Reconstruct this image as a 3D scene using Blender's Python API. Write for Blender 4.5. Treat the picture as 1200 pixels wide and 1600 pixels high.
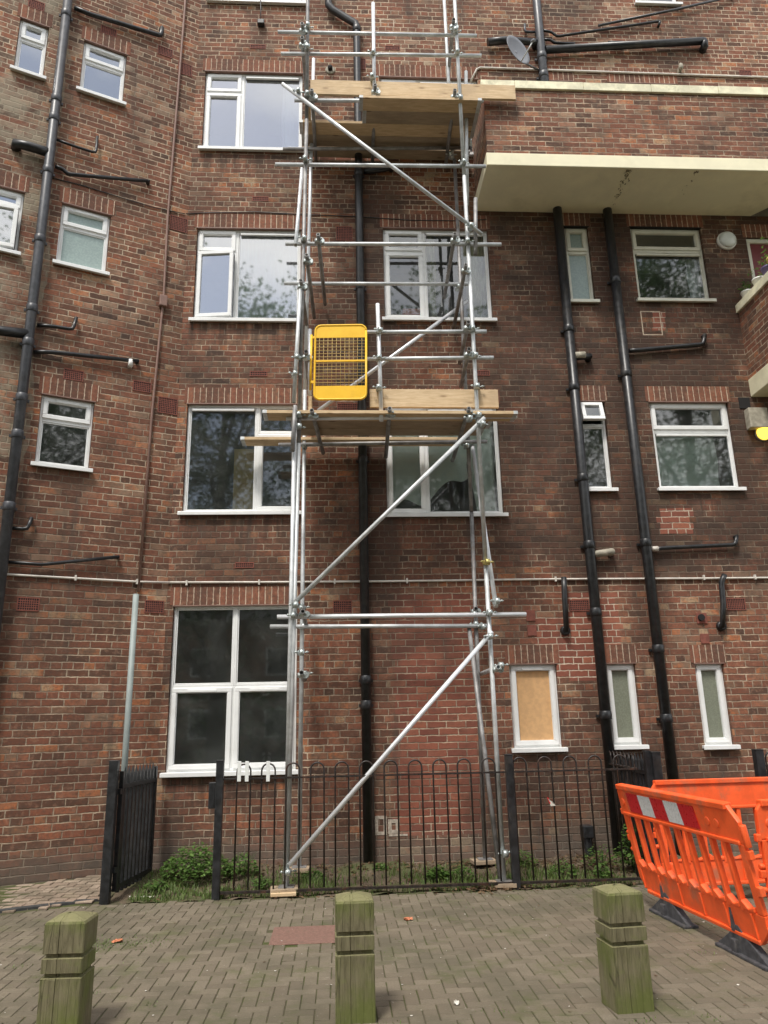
import bpy, bmesh, math, random
import numpy as np
from mathutils import Vector, Matrix, Euler
random.seed(7)
R = math.radians
for o in list(bpy.data.objects): bpy.data.objects.remove(o, do_unlink=True)
S = bpy.context.scene
COL = S.collection
# ------------------------------------------------------------------ camera
FPX = 1190.0
TILT, ROLL, YAW = R(15.575), R(-1.229), R(-3.512)
CAM = Vector((0, -9.1, 1.55))
CM = Matrix.Rotation(YAW, 3, 'Z') @ Matrix.Rotation(math.pi/2 + TILT, 3, 'X') @ Matrix.Rotation(ROLL, 3, 'Z')
cd = bpy.data.cameras.new('camera'); cam = bpy.data.objects.new('camera', cd); COL.objects.link(cam)
cam.matrix_world = Matrix.Translation(CAM) @ CM.to_4x4()
cd.sensor_fit = 'HORIZONTAL'; cd.sensor_width = 36; cd.lens = 36*FPX/1200
cd.clip_start = .05; cd.clip_end = 600
S.camera = cam
S.render.resolution_x = 768; S.render.resolution_y = 1024
# ------------------------------------------------------------------ light
SUN_EL, SUN_AZ = R(60), R(206)      # azimuth clockwise from +Y: sun high in front of the facade
world = bpy.data.worlds.new('World'); S.world = world; world.use_nodes = True
wn = world.node_tree; wn.nodes.clear()
def wnode(t, **k):
    n = wn.nodes.new(t)
    for a, b in k.items(): setattr(n, a, b)
    return n
sky = wnode('ShaderNodeTexSky', sky_type='NISHITA', sun_disc=False, sun_elevation=SUN_EL, sun_rotation=SUN_AZ)
sky.air_density = 1.0; sky.dust_density = 1.2
tc = wnode('ShaderNodeTexCoord'); nz = wnode('ShaderNodeTexNoise'); nz.inputs['Scale'].default_value = 2.6; nz.inputs['Detail'].default_value = 7
mp = wnode('ShaderNodeMapping'); mp.inputs['Scale'].default_value = (1, 1, 2.2)
wn.links.new(tc.outputs['Generated'], mp.inputs[0]); wn.links.new(mp.outputs[0], nz.inputs['Vector'])
rp = wnode('ShaderNodeValToRGB'); rp.color_ramp.elements[0].position = .42; rp.color_ramp.elements[1].position = .57
rp.color_ramp.elements[0].color = (.22, .22, .22, 1)
cl = wnode('ShaderNodeMixRGB'); cl.inputs[2].default_value = (10.8, 10.5, 10.1, 1)
wn.links.new(nz.outputs[0], rp.inputs[0]); wn.links.new(rp.outputs[0], cl.inputs[0]); wn.links.new(sky.outputs[0], cl.inputs[1])
bg = wnode('ShaderNodeBackground'); bg.inputs['Strength'].default_value = .12
wo = wnode('ShaderNodeOutputWorld'); wn.links.new(cl.outputs[0], bg.inputs[0]); wn.links.new(bg.outputs[0], wo.inputs[0])
sl = bpy.data.lights.new('sun', 'SUN'); sl.energy = 2.3; sl.angle = R(11); sl.color = (1, .95, .88)
sun = bpy.data.objects.new('sun', sl); COL.objects.link(sun)
sd = Vector((math.sin(SUN_AZ)*math.cos(SUN_EL), math.cos(SUN_AZ)*math.cos(SUN_EL), math.sin(SUN_EL)))
sun.rotation_euler = sd.to_track_quat('Z', 'Y').to_euler()
S.view_settings.view_transform = 'Standard'; S.view_settings.look = 'None'
S.view_settings.exposure = 0.66; S.view_settings.gamma = 1
S.render.engine = 'CYCLES'; S.cycles.max_bounces = 6; S.cycles.transparent_max_bounces = 12
# ------------------------------------------------------------------ pixel -> world on a real plane
def ray(x, y): return CM @ Vector((x-600, -(y-800), -FPX))
def W(x, y, out=0.0):
    v = ray(x, y); return CAM + v*((-out-CAM.y)/v.y)
def G(x, y, z=0.0):
    v = ray(x, y); return CAM + v*((z-CAM.z)/v.z)
CX = -2.04; LA = R(24.09)
def Lw(x, y, out=0.0):                                  # left wall: local (u, -out, z)
    n = Vector((-math.sin(LA), math.cos(LA), 0)); p0 = Vector((CX, 0, 0)) - n*out
    v = ray(x, y); P = CAM + v*((n.dot(p0-CAM))/n.dot(v)); d = P-Vector((CX, 0, 0))
    return Vector((d.x*math.cos(LA)+d.y*math.sin(LA), -out, P.z))
MAIN = Matrix.Identity(4)
LEFT = Matrix.Translation((CX, 0, 0)) @ Matrix.Rotation(LA, 4, 'Z')
# ------------------------------------------------------------------ materials
class NT:
    def __init__(s, name):
        s.m = bpy.data.materials.new(name); s.m.use_nodes = True; s.t = s.m.node_tree; s.t.nodes.clear()
        s.out = s.t.nodes.new('ShaderNodeOutputMaterial')
    def n(s, t, ins=None, **k):
        n = s.t.nodes.new(t)
        for a, b in k.items(): setattr(n, a, b)
        for a, b in (ins or {}).items():
            if hasattr(b, 'is_linked') or hasattr(b, 'links'): s.t.links.new(b, n.inputs[a])
            else: n.inputs[a].default_value = b
        return n
    def ma(s, op, a, b=0.0, c=0.0):
        return s.n('ShaderNodeMath', {0: a, 1: b, 2: c}, operation=op).outputs[0]
    def noise(s, vec, scale, detail=3, rough=.5, dist=0):
        return s.n('ShaderNodeTexNoise', {'Vector': vec, 'Scale': scale, 'Detail': detail, 'Roughness': rough, 'Distortion': dist}).outputs[0]
    def mix(s, f, a, b, bt='MIX'):
        return s.n('ShaderNodeMixRGB', {0: f, 1: a, 2: b}, blend_type=bt).outputs[0]
    def ramp(s, f, stops, interp='LINEAR'):
        r = s.n('ShaderNodeValToRGB', {0: f}); cr = r.color_ramp; cr.interpolation = interp
        while len(cr.elements) < len(stops): cr.elements.new(.5)
        for e, (p, c) in zip(cr.elements, stops):
            e.position = p; e.color = c if len(c) == 4 else (*c, 1)
        return r.outputs[0]
    def step(s, v, a, b):
        return s.n('ShaderNodeMapRange', {0: v, 1: a, 2: b, 3: 0.0, 4: 1.0}, interpolation_type='SMOOTHSTEP', clamp=True).outputs[0]
    def bsdf(s, col, rough=.7, metal=0.0, bump=None, bs=.3, bd=.01, spec=.5, **k):
        ins = {'Base Color': col, 'Roughness': rough, 'Metallic': metal, 'Specular IOR Level': spec}
        ins.update(k)
        b = s.n('ShaderNodeBsdfPrincipled', ins)
        if bump is not None:
            bp = s.n('ShaderNodeBump', {'Strength': bs, 'Distance': bd, 'Height': bump})
            s.t.links.new(bp.outputs[0], b.inputs['Normal'])
        s.t.links.new(b.outputs[0], s.out.inputs[0]); return b
    def co(s): return s.n('ShaderNodeTexCoord').outputs['Object']
c4 = lambda *c: (*c, 1.0)
def simple(name, col, rough=.6, metal=0.0, var=.15, scale=8.0, bs=.15, stretch=None, dirt=None, spec=.5):
    t = NT(name); v = t.co()
    if stretch: v = t.n('ShaderNodeMapping', {0: v, 'Scale': stretch}).outputs[0]
    n1 = t.noise(v, scale, 5, .6)
    col2 = t.mix(t.step(n1, .35, .7), c4(*[c*(1-var) for c in col]), c4(*[min(1, c*(1+var)) for c in col]))
    if dirt:
        n2 = t.noise(v, scale*.45, 6, .65); col2 = t.mix(t.ma('MULTIPLY', t.step(n2, .52, .72), dirt[1]), col2, c4(*dirt[0]))
    rr = t.n('ShaderNodeMapRange', {0: n1, 3: max(0.05, rough-.12), 4: min(1, rough+.12)}).outputs[0]
    t.bsdf(col2, rr, metal, n1, bs, .004, spec); return t.m

SILLS = [(-1.93, -.5, 1.06), (-1.93, -.5, 4.07), (-1.93, -.5, 6.7), (-1.93, -.5, 9.36), (.62, 2.12, 4.07), (.62, 2.12, 6.7), (4.2, 5.2, 6.98), (4.2, 5.15, 4.22), (2.2, 2.7, 1.25)]      # rain marks under the sills
def brick_mat(name, L=.228, h=.0786, soldier=False, rects=(), red=0.0, soot=.5, sootx=None, pale=.35, base=False, stretcher=False, pbox=None, bands=(), sills=False):
    t = NT(name); v = t.co(); sp = t.n('ShaderNodeSeparateXYZ', {0: v})
    x, z = sp.outputs[0], sp.outputs[2]; y = sp.outputs[1]
    x = t.ma('ADD', x, y)
    wob = t.ma('MULTIPLY', t.ma('SUBTRACT', t.noise(v, 5.0, 2), .5), .016)
    wob2 = t.ma('MULTIPLY', t.ma('SUBTRACT', t.noise(v, 20.0, 3), .5), .013)
    zz = t.ma('ADD', z, t.ma('ADD', wob, wob2)); xx = t.ma('ADD', x, wob2)
    zs = t.ma('DIVIDE', zz, h); row = t.ma('FLOOR', zs); fr = t.ma('FRACT', zs)
    if soldier:
        w = t.ma('ADD', 0.0, .0765); off = t.ma('ADD', 0.0, 0.0)
    else:
        m4 = t.ma('MODULO', t.ma('ADD', row, 400.0), 4.0)
        hd = t.ma('MULTIPLY', t.ma('LESS_THAN', m4, .5), 0.0 if stretcher else 1.0)
        for (a, b, c, d) in rects[:1]:                     # the plain stretcher-bond infill patch has no header rows
            inx = t.ma('MULTIPLY', t.ma('GREATER_THAN', x, a), t.ma('LESS_THAN', x, b))
            inz = t.ma('MULTIPLY', t.ma('GREATER_THAN', z, c), t.ma('LESS_THAN', z, d))
            hd = t.ma('MULTIPLY', hd, t.ma('SUBTRACT', 1.0, t.ma('MULTIPLY', inx, inz)))
        w = t.ma('SUBTRACT', L, t.ma('MULTIPLY', hd, L*.5))
        off = t.ma('MULTIPLY', t.ma('MODULO', t.ma('ADD', row, 400.0), 2.0), L*.5)
        off = t.ma('ADD', off, t.ma('MULTIPLY', hd, L*.25))
        rj = t.n('ShaderNodeTexWhiteNoise', {'W': row}, noise_dimensions='1D').outputs[0]
        off = t.ma('ADD', off, t.ma('MULTIPLY', rj, .03))
    us = t.ma('DIVIDE', t.ma('ADD', xx, off), w); colm = t.ma('FLOOR', us); fu = t.ma('FRACT', us)
    du = t.ma('MULTIPLY', t.ma('MINIMUM', fu, t.ma('SUBTRACT', 1.0, fu)), w)
    dz = t.ma('MULTIPLY', t.ma('MINIMUM', fr, t.ma('SUBTRACT', 1.0, fr)), h)
    if soldier: dz = t.ma('ADD', dz, .004)
    dd = t.ma('MINIMUM', du, dz)
    edge = t.ma('ADD', dd, t.ma('MULTIPLY', t.ma('SUBTRACT', t.noise(v, 38.0, 3), .5), .009))
    wd = t.ma('MULTIPLY', t.ma('SUBTRACT', t.noise(v, 2.3, 4), .5), .006)
    bm = t.step(t.ma('ADD', edge, wd), .0030, .0085)                        # 1 on brick
    idv = t.n('ShaderNodeCombineXYZ', {0: colm, 1: row, 2: w}).outputs[0]
    wnn = t.n('ShaderNodeTexWhiteNoise', {'Vector': idv}, noise_dimensions='3D')
    rnd = wnn.outputs[0]; rs = t.n('ShaderNodeSeparateColor', {0: wnn.outputs[1]})
    A = [(0, (.060, .036, .028)), (.14, (.115, .058, .038)), (.30, (.190, .074, .045)), (.48, (.250, .092, .054)), (.62, (.150, .074, .047)),
         (.72, (.31, .112, .060)), (.84, (.20, .118, .074)), (.91, (.44, .150, .060)), (.97, (.40, .27, .16))]
    rn2 = t.ma('ADD', t.ma('MULTIPLY', rnd, .86), t.ma('MULTIPLY', t.ma('SUBTRACT', t.noise(v, 1.3, 5, .7), .40), .75))
    bc = t.ramp(t.ma('MINIMUM', rn2, .999), A)
    if soldier: bc = t.mix(.4, bc, c4(.22, .092, .060))
    mott = t.noise(v, 34.0, 4, .65); bc = t.mix(t.ma('MULTIPLY', t.step(mott, .42, .66), .55), bc, c4(.105, .068, .052))
    mott2 = t.noise(v, 16.0, 4, .6); bc = t.mix(t.ma('MULTIPLY', t.step(mott2, .50, .70), .45), bc, c4(.36, .20, .13))
    # old lime bloom in the face of some bricks
    bl = t.ma('MULTIPLY', t.step(t.noise(v, 1.1, 5, .6), .46, .66), t.step(rs.outputs[0], .45, .95))
    hz_ = t.ma('ADD', t.ma('MULTIPLY', t.step(z, 5.0, 11.5), .75), .55)
    bc = t.mix(t.ma('MINIMUM', t.ma('MULTIPLY', t.ma('MULTIPLY', bl, hz_), pale*1.25), 1.0), bc, c4(.42, .33, .24))
    mc = t.mix(t.step(t.ma('ADD', t.noise(v, 1.7, 5, .65), t.ma('MULTIPLY', t.step(z, 5.0, 11.5), .12)), .36, .66), c4(.19, .138, .10), c4(.54, .43, .31))
    if soldier: mc = t.mix(.7, mc, c4(.58, .45, .34))
    mc = t.mix(t.ma('MULTIPLY', t.step(t.noise(v, 9.0, 3), .48, .68), .45), mc, c4(.17, .115, .085))
    # repaired / rebuilt areas of newer red brick with fresher pointing
    msk = None
    for k, (a, b, c, d) in enumerate(rects):
        jx = t.ma('ADD', xx, t.ma('MULTIPLY', t.ma('SUBTRACT', rj, .5), .10))
        q = t.ma('MULTIPLY', t.ma('MULTIPLY', t.ma('GREATER_THAN', jx, a), t.ma('LESS_THAN', jx, b)),
                 t.ma('MULTIPLY', t.ma('GREATER_THAN', zz, c), t.ma('LESS_THAN', zz, d)))
        msk = q if msk is None else t.ma('MAXIMUM', msk, q)
        if k == 0: first = q
    if msk is not None:
        newc = t.mix(rnd, c4(.20, .065, .045), c4(.31, .105, .066))
        newc = t.mix(t.ma('MULTIPLY', t.step(mott, .4, .75), .3), newc, c4(.13, .06, .045))
        bc = t.mix(t.ma('MULTIPLY', msk, .85), bc, newc)
        mc = t.mix(t.ma('MULTIPLY', t.ma('SUBTRACT', msk, first), .7), mc, c4(.55, .46, .36))
    keep = None
    # soot and damp: broad, irregular
    sn = t.noise(v, .55, 6, .62, .4); sf = t.ma('MULTIPLY', t.step(sn, .42, .60), soot)
    if sootx:
        gx = t.step(t.ma('ADD', x, t.ma('MULTIPLY', t.ma('SUBTRACT', sn, .5), 2.2)), sootx[0], sootx[1])
        gz = t.ma('MULTIPLY', t.step(z, 2.9, 3.4), t.ma('SUBTRACT', 1.0, t.step(z, 8.3, 9.0)))
        sf = t.ma('MAXIMUM', sf, t.ma('MULTIPLY', t.ma('MULTIPLY', t.ma('MULTIPLY', gx, gz), t.step(t.noise(v, 1.4, 5, .65), .25, .55)), 1.05))
    for (xc, hw, stn) in bands:  # soot bands by the pipes; the central one also paints in deck shade
        ax_ = t.ma('ABSOLUTE', t.ma('SUBTRACT', t.ma('ADD', x, t.ma('MULTIPLY', t.ma('SUBTRACT', sn, .5), .6)), xc))
        bz = t.ma('MULTIPLY', t.step(z, 1.6, 3.6), t.ma('SUBTRACT', 1.0, t.step(z, 8.4, 9.6)))
        sf = t.ma('MAXIMUM', sf, t.ma('MULTIPLY', t.ma('MULTIPLY', t.ma('SUBTRACT', 1.0, t.step(ax_, hw*.4, hw)), bz), stn))
    for (a, b, zt) in SILLS if sills else ():
        q = t.ma('MULTIPLY', t.ma('MULTIPLY', t.step(x, a-.12, a+.02), t.ma('SUBTRACT', 1.0, t.step(x, b-.02, b+.12))), t.ma('MULTIPLY', t.step(z, zt-.75, zt-.05), t.ma('LESS_THAN', z, zt)))
        st2 = t.n('ShaderNodeMapping', {0: v, 'Scale': (6, 6, .5)}).outputs[0]
        sf = t.ma('MAXIMUM', sf, t.ma('MULTIPLY', q, t.step(t.noise(st2, 1.6, 4, .6), .30, .62)))
    if msk is not None: sf = t.ma('MULTIPLY', sf, t.ma('SUBTRACT', 1.0, t.ma('MULTIPLY', t.ma('SUBTRACT', msk, first), .9)))
    gb = t.ma('SUBTRACT', 1.0, t.step(t.ma('ADD', z, t.ma('MULTIPLY', sn, -.25)), .05, .42))      # grey splash zone along the foot
    if soldier: gb = t.ma('MULTIPLY', gb, 0.0)
    colr = t.mix(bm, mc, bc)
    hz2 = t.n('ShaderNodeMapping', {0: v, 'Scale': (1.0, 1.0, 2.6)}).outputs[0]
    haze_ = t.ma('MULTIPLY', t.step(t.noise(hz2, 4.5, 6, .7), .50, .68), t.ma('ADD', .07, t.ma('MULTIPLY', t.step(z, 4.0, 11.0), .25)))
    if not soldier: colr = t.mix(haze_, colr, c4(.36, .29, .21))
    dk_ = t.ma('MULTIPLY', t.step(t.noise(hz2, 7.0, 6, .7), .52, .66), .42); colr = t.mix(dk_, colr, c4(.070, .044, .032))
    colr = t.mix(t.ma('MULTIPLY', sf, .78), colr, c4(.045, .031, .024))
    colr = t.mix(t.ma('MULTIPLY', gb, .62), colr, c4(.13, .115, .095))
    st = t.n('ShaderNodeMapping', {0: v, 'Scale': (3.2, 3.2, .28)}).outputs[0]
    drip = t.ma('MULTIPLY', t.step(t.noise(st, 1.6, 5, .6), .54, .72), .5)
    colr = t.mix(drip, colr, c4(.075, .058, .048))
    if pbox:
        pm_ = t.ma('MULTIPLY', t.ma('MULTIPLY', t.ma('LESS_THAN', t.ma('ADD', xx, t.ma('MULTIPLY', sn, .5)), pbox[0]), t.step(z, pbox[1], pbox[1]+1)), t.step(t.noise(v, 2.2, 6, .72), .40, .60)); colr = t.mix(t.ma('MULTIPLY', pm_, .62), colr, c4(.30, .27, .20))
    if red: colr = t.mix(red, colr, c4(.28, .1, .06))
    hgt = t.ma('ADD', t.ma('MULTIPLY', bm, 1.0), t.ma('MULTIPLY', mott, .35))
    hgt = t.ma('ADD', hgt, t.ma('MULTIPLY', rs.outputs[1], .3))
    t.bsdf(colr, .88, 0, hgt, .75, .006, .25); return t.m

M = {}
M['brick'] = brick_mat('old stock brick', rects=[(.62, 1.62, .35, 3.05), (4.04, 4.47, 3.79, 4.12), (4.31, 4.49, 6.64, 6.92), (2.35, 2.95, 2.05, 2.75), (2.75, 3.4, 2.0, 3.05)], soot=.75, sootx=(.9, 2.6), bands=((.52, .42, 1.0), (3.05, .3, .9), (3.75, .35, .9)), sills=True)
M['brick_left'] = brick_mat('weathered side brick', soot=.5, pale=.55, pbox=(-1.45, 3.4))
M['brick_bal'] = brick_mat('balcony brick', soot=.45, stretcher=True, pale=.3)
M['soldier'] = brick_mat('soldier course brick', h=.235, soldier=True, soot=.2, pale=.1)
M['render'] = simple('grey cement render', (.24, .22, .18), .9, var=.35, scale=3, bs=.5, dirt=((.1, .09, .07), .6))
M['cream'] = simple('cream masonry paint', (.80, .75, .54), .7, var=.06, scale=2.2, bs=.1, dirt=((.36, .33, .2), .35))
M['cream_dirty'] = simple('stained cream coping', (.76, .72, .52), .75, var=.18, scale=5, bs=.25, dirt=((.2, .2, .12), .7))
M['upvc'] = simple('white window plastic', (.78, .79, .78), .32, var=.04, scale=4, bs=.02, dirt=((.55, .54, .5), .35))
M['upvc_old'] = simple('aged cream window plastic', (.66, .65, .55), .42, var=.07, scale=4, bs=.03, dirt=((.42, .4, .32), .4))
M['black_iron'] = simple('black painted iron', (.018, .019, .021), .38, var=.4, scale=14, bs=.25, dirt=((.06, .05, .04), .4))
M['grey_iron'] = simple('dark grey pipe paint', (.055, .058, .066), .42, var=.25, scale=12, bs=.2, dirt=((.12, .11, .1), .3))
M['fence_iron'] = simple('rusting black railing paint', (.022, .017, .015), .45, var=.5, scale=30, bs=.3, dirt=((.085, .035, .02), .8))
M['galv'] = simple('galvanised scaffold tube', (.56, .58, .58), .5, .4, var=.16, scale=7, bs=.1, stretch=(1, 1, 1), dirt=((.30, .29, .27), .5))
M['galv_dull'] = simple('dull weathered tube', (.27, .265, .26), .55, .4, var=.25, scale=9, bs=.15, dirt=((.16, .12, .09), .6))
M['galv_white'] = simple('pale new tube', (.72, .74, .76), .38, .35, var=.08, scale=6, bs=.06, dirt=((.45, .45, .44), .35))
M['coupler'] = simple('zinc coupler', (.50, .55, .54), .4, .7, var=.2, scale=40, bs=.2, dirt=((.2, .16, .1), .4))
M['brass'] = simple('yellow zinc coupler', (.50, .42, .16), .4, .6, var=.25, scale=40, bs=.2)
M['dark'] = simple('dark void', (.012, .011, .011), .9, var=.2)
M['conduit'] = simple('pale conduit', (.62, .58, .52), .5, var=.12, scale=9, bs=.05, dirt=((.35, .28, .22), .5))
M['conduit_brown'] = simple('brown painted conduit', (.23, .135, .105), .6, var=.15, scale=9, bs=.05)
M['grey_pole'] = simple('grey painted pole', (.26, .30, .29), .55, var=.08, scale=6, bs=.05)
M['terracotta'] = simple('terracotta air brick', (.20, .065, .045), .85, var=.2, scale=20, bs=.2)
M['yellow'] = simple('yellow powder coat', (.86, .50, .012), .42, var=.05, scale=6, bs=.04, dirt=((.6, .33, .02), .4))
M['wire'] = simple('pale yellow wire', (.60, .42, .14), .5)
M['orange'] = simple('orange barrier plastic', (.92, .118, .024), .5, var=.12, scale=7, bs=.12, dirt=((.42, .15, .08), .85))
M['red'] = simple('red reflective strip', (.55, .012, .02), .3, var=.1, scale=60, bs=.05)
M['silver'] = simple('white reflective strip', (.66, .68, .68), .3, var=.08, scale=60, bs=.05, dirt=((.4, .35, .3), .4))
M['rubber'] = simple('recycled rubber foot', (.055, .055, .06), .8, var=.3, scale=25, bs=.4, dirt=((.13, .12, .1), .5))
M['dish'] = simple('grey satellite dish', (.17, .18, .20), .5, var=.08, scale=5, bs=.02)
M['grey_box'] = simple('weathered grey box', (.35, .32, .25), .7, var=.2, scale=14, bs=.2)
M['opal'] = simple('opal lamp cover', (.66, .70, .68), .25, var=.03, scale=4, bs=0)
M['sheet'] = simple('pale green dust sheet', (.80, .88, .82), .85, var=.08, scale=3, bs=.1)
M['net'] = simple('white net curtain', (.72, .75, .82), .9, var=.06, scale=3, bs=.05)
M['floral'] = simple('patterned curtain', (.42, .40, .27), .9, var=.35, scale=9, bs=.1, stretch=(3, 3, .6), dirt=((.22, .2, .13), .6))
M['stain'] = simple('brown damp stain', (.20, .17, .10), .9, var=.3, scale=30)
M['room'] = simple('dim room wall', (.24, .25, .245), .9, var=.15, scale=2, bs=0)
M['cardboard'] = simple('brown hardboard', (.66, .47, .22), .8, var=.1, scale=5, bs=.1)
M['chipboard'] = simple('orange chipboard', (.60, .36, .17), .75, var=.08, scale=18, bs=.12, dirt=((.42, .22, .09), .3))
M['frost'] = simple('frosted green grey glass', (.20, .215, .165), .22, var=.12, scale=60, bs=.08)
M['frost_b'] = simple('frosted pale glass', (.30, .38, .36), .2, var=.1, scale=50, bs=.1)
M['orange_item'] = simple('orange plastic tub', (.6, .09, .03), .5)
M['pot_white'] = simple('white plant pot', (.74, .73, .7), .45, var=.05)
M['pot_purple'] = simple('purple plant pot', (.14, .11, .24), .5, var=.1)
M['pot_yellow'] = simple('yellow plant pot', (.62, .5, .16), .5, var=.1)
M['door_red'] = simple('dark red door', (.16, .02, .025), .4, var=.1)
M['paint_white'] = simple('old white paint daub', (.44, .38, .31), .85, var=.3, scale=30, bs=.2)
M['mortar'] = simple('thick mortar smear', (.50, .40, .30), .9, var=.2, scale=20, bs=.4)
M['tag_white'] = simple('clear white plastic tag', (.72, .74, .72), .3, var=.08, scale=20)
M['dead_orange'] = simple('faded orange scrap', (.55, .2, .1), .8)
M['litter'] = simple('pale litter', (.68, .65, .58), .7, var=.2, scale=15)
def mat_wood(name, a, b, dirt, axis='x'):
    t = NT(name); v = t.co()
    sc = {'x': (.9, 9, 9), 'z': (9, 9, .8)}[axis]
    st = t.n('ShaderNodeMapping', {0: v, 'Scale': sc}).outputs[0]
    g = t.noise(st, 5.0, 6, .6, .8); col = t.mix(t.step(g, .3, .72), c4(*a), c4(*b))
    kn = t.n('ShaderNodeTexVoronoi', {'Vector': t.n('ShaderNodeMapping', {0: v, 'Scale': {'x': (1.6, 5, 5), 'z': (5, 5, 1.6)}[axis]}).outputs[0], 'Scale': 1.6}).outputs[0]
    col = t.mix(t.ma('MULTIPLY', t.ma('SUBTRACT', 1.0, t.step(kn, .05, .16)), .75), col, c4(a[0]*.4, a[1]*.32, a[2]*.25))
    dn = t.noise(v, 2.2, 6, .65); col = t.mix(t.ma('MULTIPLY', t.step(dn, .42, .72), .6), col, c4(*dirt))
    t.bsdf(col, .75, 0, g, .35, .004, .3); return t.m
M['pine'] = mat_wood('pine scaffold board', (.52, .37, .21), (.68, .52, .33), (.40, .29, .18))
M['pine_old'] = mat_wood('grey weathered board', (.30, .23, .16), (.41, .32, .22), (.21, .16, .11))
def mat_bollard():
    t = NT('algae covered timber'); v = t.co()
    st = t.n('ShaderNodeMapping', {0: v, 'Scale': (9, 9, 1.3)}).outputs[0]
    g = t.noise(st, 4.0, 8, .72, .9); col = t.mix(t.step(g, .3, .7), c4(.105, .092, .052), c4(.20, .178, .105))
    al = t.noise(v, 3.2, 6, .6); col = t.mix(t.ma('MULTIPLY', t.step(al, .37, .62), .75), col, c4(.105, .130, .026))
    al2 = t.noise(v, 9.0, 5, .7); col = t.mix(t.ma('MULTIPLY', t.step(al2, .55, .72), .45), col, c4(.17, .19, .06))
    n = t.n('ShaderNodeSeparateXYZ', {0: t.n('ShaderNodeNewGeometry').outputs['Normal']}).outputs[2]
    col = t.mix(t.ma('MULTIPLY', t.step(n, .3, .8), .7), col, t.mix(al2, c4(.15, .15, .07), c4(.27, .24, .13)))
    cr = t.n('ShaderNodeTexVoronoi', {'Vector': t.n('ShaderNodeMapping', {0: v, 'Scale': (14, 14, .5)}).outputs[0], 'Scale': 1.2}, feature='DISTANCE_TO_EDGE').outputs[0]
    ck = t.ma('SUBTRACT', 1.0, t.step(cr, .002, .014)); col = t.mix(t.ma('MULTIPLY', ck, .4), col, c4(.03, .028, .015))
    hh = t.ma('SUBTRACT', g, t.ma('MULTIPLY', ck, .7)); t.bsdf(col, .85, 0, hh, .7, .006, .25); return t.m
M['bollard'] = mat_bollard()
def mat_paver(name, a, b, moss=.5):
    t = NT(name); v = t.co(); at = t.n('ShaderNodeAttribute', attribute_name='tone').outputs['Fac']
    col = t.ramp(at, [(0, a), (.5, tuple((p+q)/2 for p, q in zip(a, b))), (1, b)])
    f = t.noise(v, 90.0, 4, .7); col = t.mix(t.ma('MULTIPLY', t.step(f, .42, .7), .4), col, c4(.075, .062, .05))
    g = t.noise(v, 1.3, 7, .65); col = t.mix(t.ma('MULTIPLY', t.step(g, .44, .62), .6), col, c4(.09, .082, .055))
    m = t.noise(v, 2.4, 7, .7); col = t.mix(t.ma('MULTIPLY', t.step(m, .50, .68), moss), col, c4(.07, .085, .025))
    sp = t.noise(v, 28.0, 3, .6); col = t.mix(t.ma('MULTIPLY', t.step(sp, .66, .74), .55), col, c4(.32, .29, .24))
    t.bsdf(col, .9, 0, f, .5, .003, .25); return t.m
M['paver'] = mat_paver('brown grey block paving', (.138, .114, .082), (.188, .158, .115))
M['paver_beige'] = mat_paver('beige worn paving', (.27, .20, .15), (.38, .30, .23), .3)
def mat_ground():
    t = NT('mossy joint sand'); v = t.co(); a = t.noise(v, 3.0, 6, .65); b = t.noise(v, 40.0, 4, .6)
    col = t.mix(t.step(a, .35, .65), c4(.082, .070, .046), c4(.068, .078, .026)); col = t.mix(t.ma('MULTIPLY', t.step(b, .5, .7), .4), col, c4(.12, .1, .075))
    t.bsdf(col, .95, 0, b, .8, .01, .2); return t.m
M['joint'] = mat_ground()
def mat_soil():
    t = NT('garden soil'); v = t.co(); a = t.noise(v, 4.0, 7, .7); b = t.noise(v, 55.0, 4, .6)
    col = t.mix(t.step(a, .35, .65), c4(.075, .055, .038), c4(.14, .11, .075)); col = t.mix(t.ma('MULTIPLY', t.step(b, .5, .65), .5), col, c4(.22, .17, .12))
    g = t.noise(v, 2.2, 5, .6); col = t.mix(t.ma('MULTIPLY', t.step(g, .48, .62), .6), col, c4(.06, .085, .025))
    t.bsdf(col, .95, 0, b, .9, .02, .2); return t.m
M['soil'] = mat_soil()
M['tarmac'] = simple('red brown tarmac patch', (.19, .105, .08), .9, var=.2, scale=50, bs=.6, dirt=((.1, .09, .06), .5))
M['kerb'] = simple('dark kerb stone', (.045, .045, .045), .85, var=.3, scale=18, bs=.4)
def mat_leaf(name, a, b):
    t = NT(name); at = t.n('ShaderNodeAttribute', attribute_name='tone').outputs['Fac']
    col = t.ramp(at, [(0, a), (1, b)]); n = t.noise(t.co(), 9.0, 3); col = t.mix(t.ma('MULTIPLY', n, .3), col, c4(a[0]*.5, a[1]*.5, a[2]*.5))
    b_ = t.n('ShaderNodeBsdfPrincipled', {'Base Color': col, 'Roughness': .5}); tr = t.n('ShaderNodeBsdfTranslucent', {'Color': col})
    mx = t.n('ShaderNodeMixShader', {0: .45, 1: b_.outputs[0], 2: tr.outputs[0]}); t.t.links.new(mx.outputs[0], t.out.inputs[0]); return t.m
M['leaf'] = mat_leaf('fresh green leaf', (.06, .13, .025), (.18, .30, .07))
M['grass'] = mat_leaf('grass blade', (.08, .14, .03), (.24, .33, .10))
M['dead'] = mat_leaf('dead leaf', (.10, .055, .03), (.27, .18, .10))
M['treeleaf'] = mat_leaf('tree leaf', (.03, .07, .018), (.11, .19, .05))
M['bark'] = simple('tree bark', (.11, .09, .07), .9, var=.35, scale=9, bs=.8, stretch=(4, 4, .7))
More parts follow.
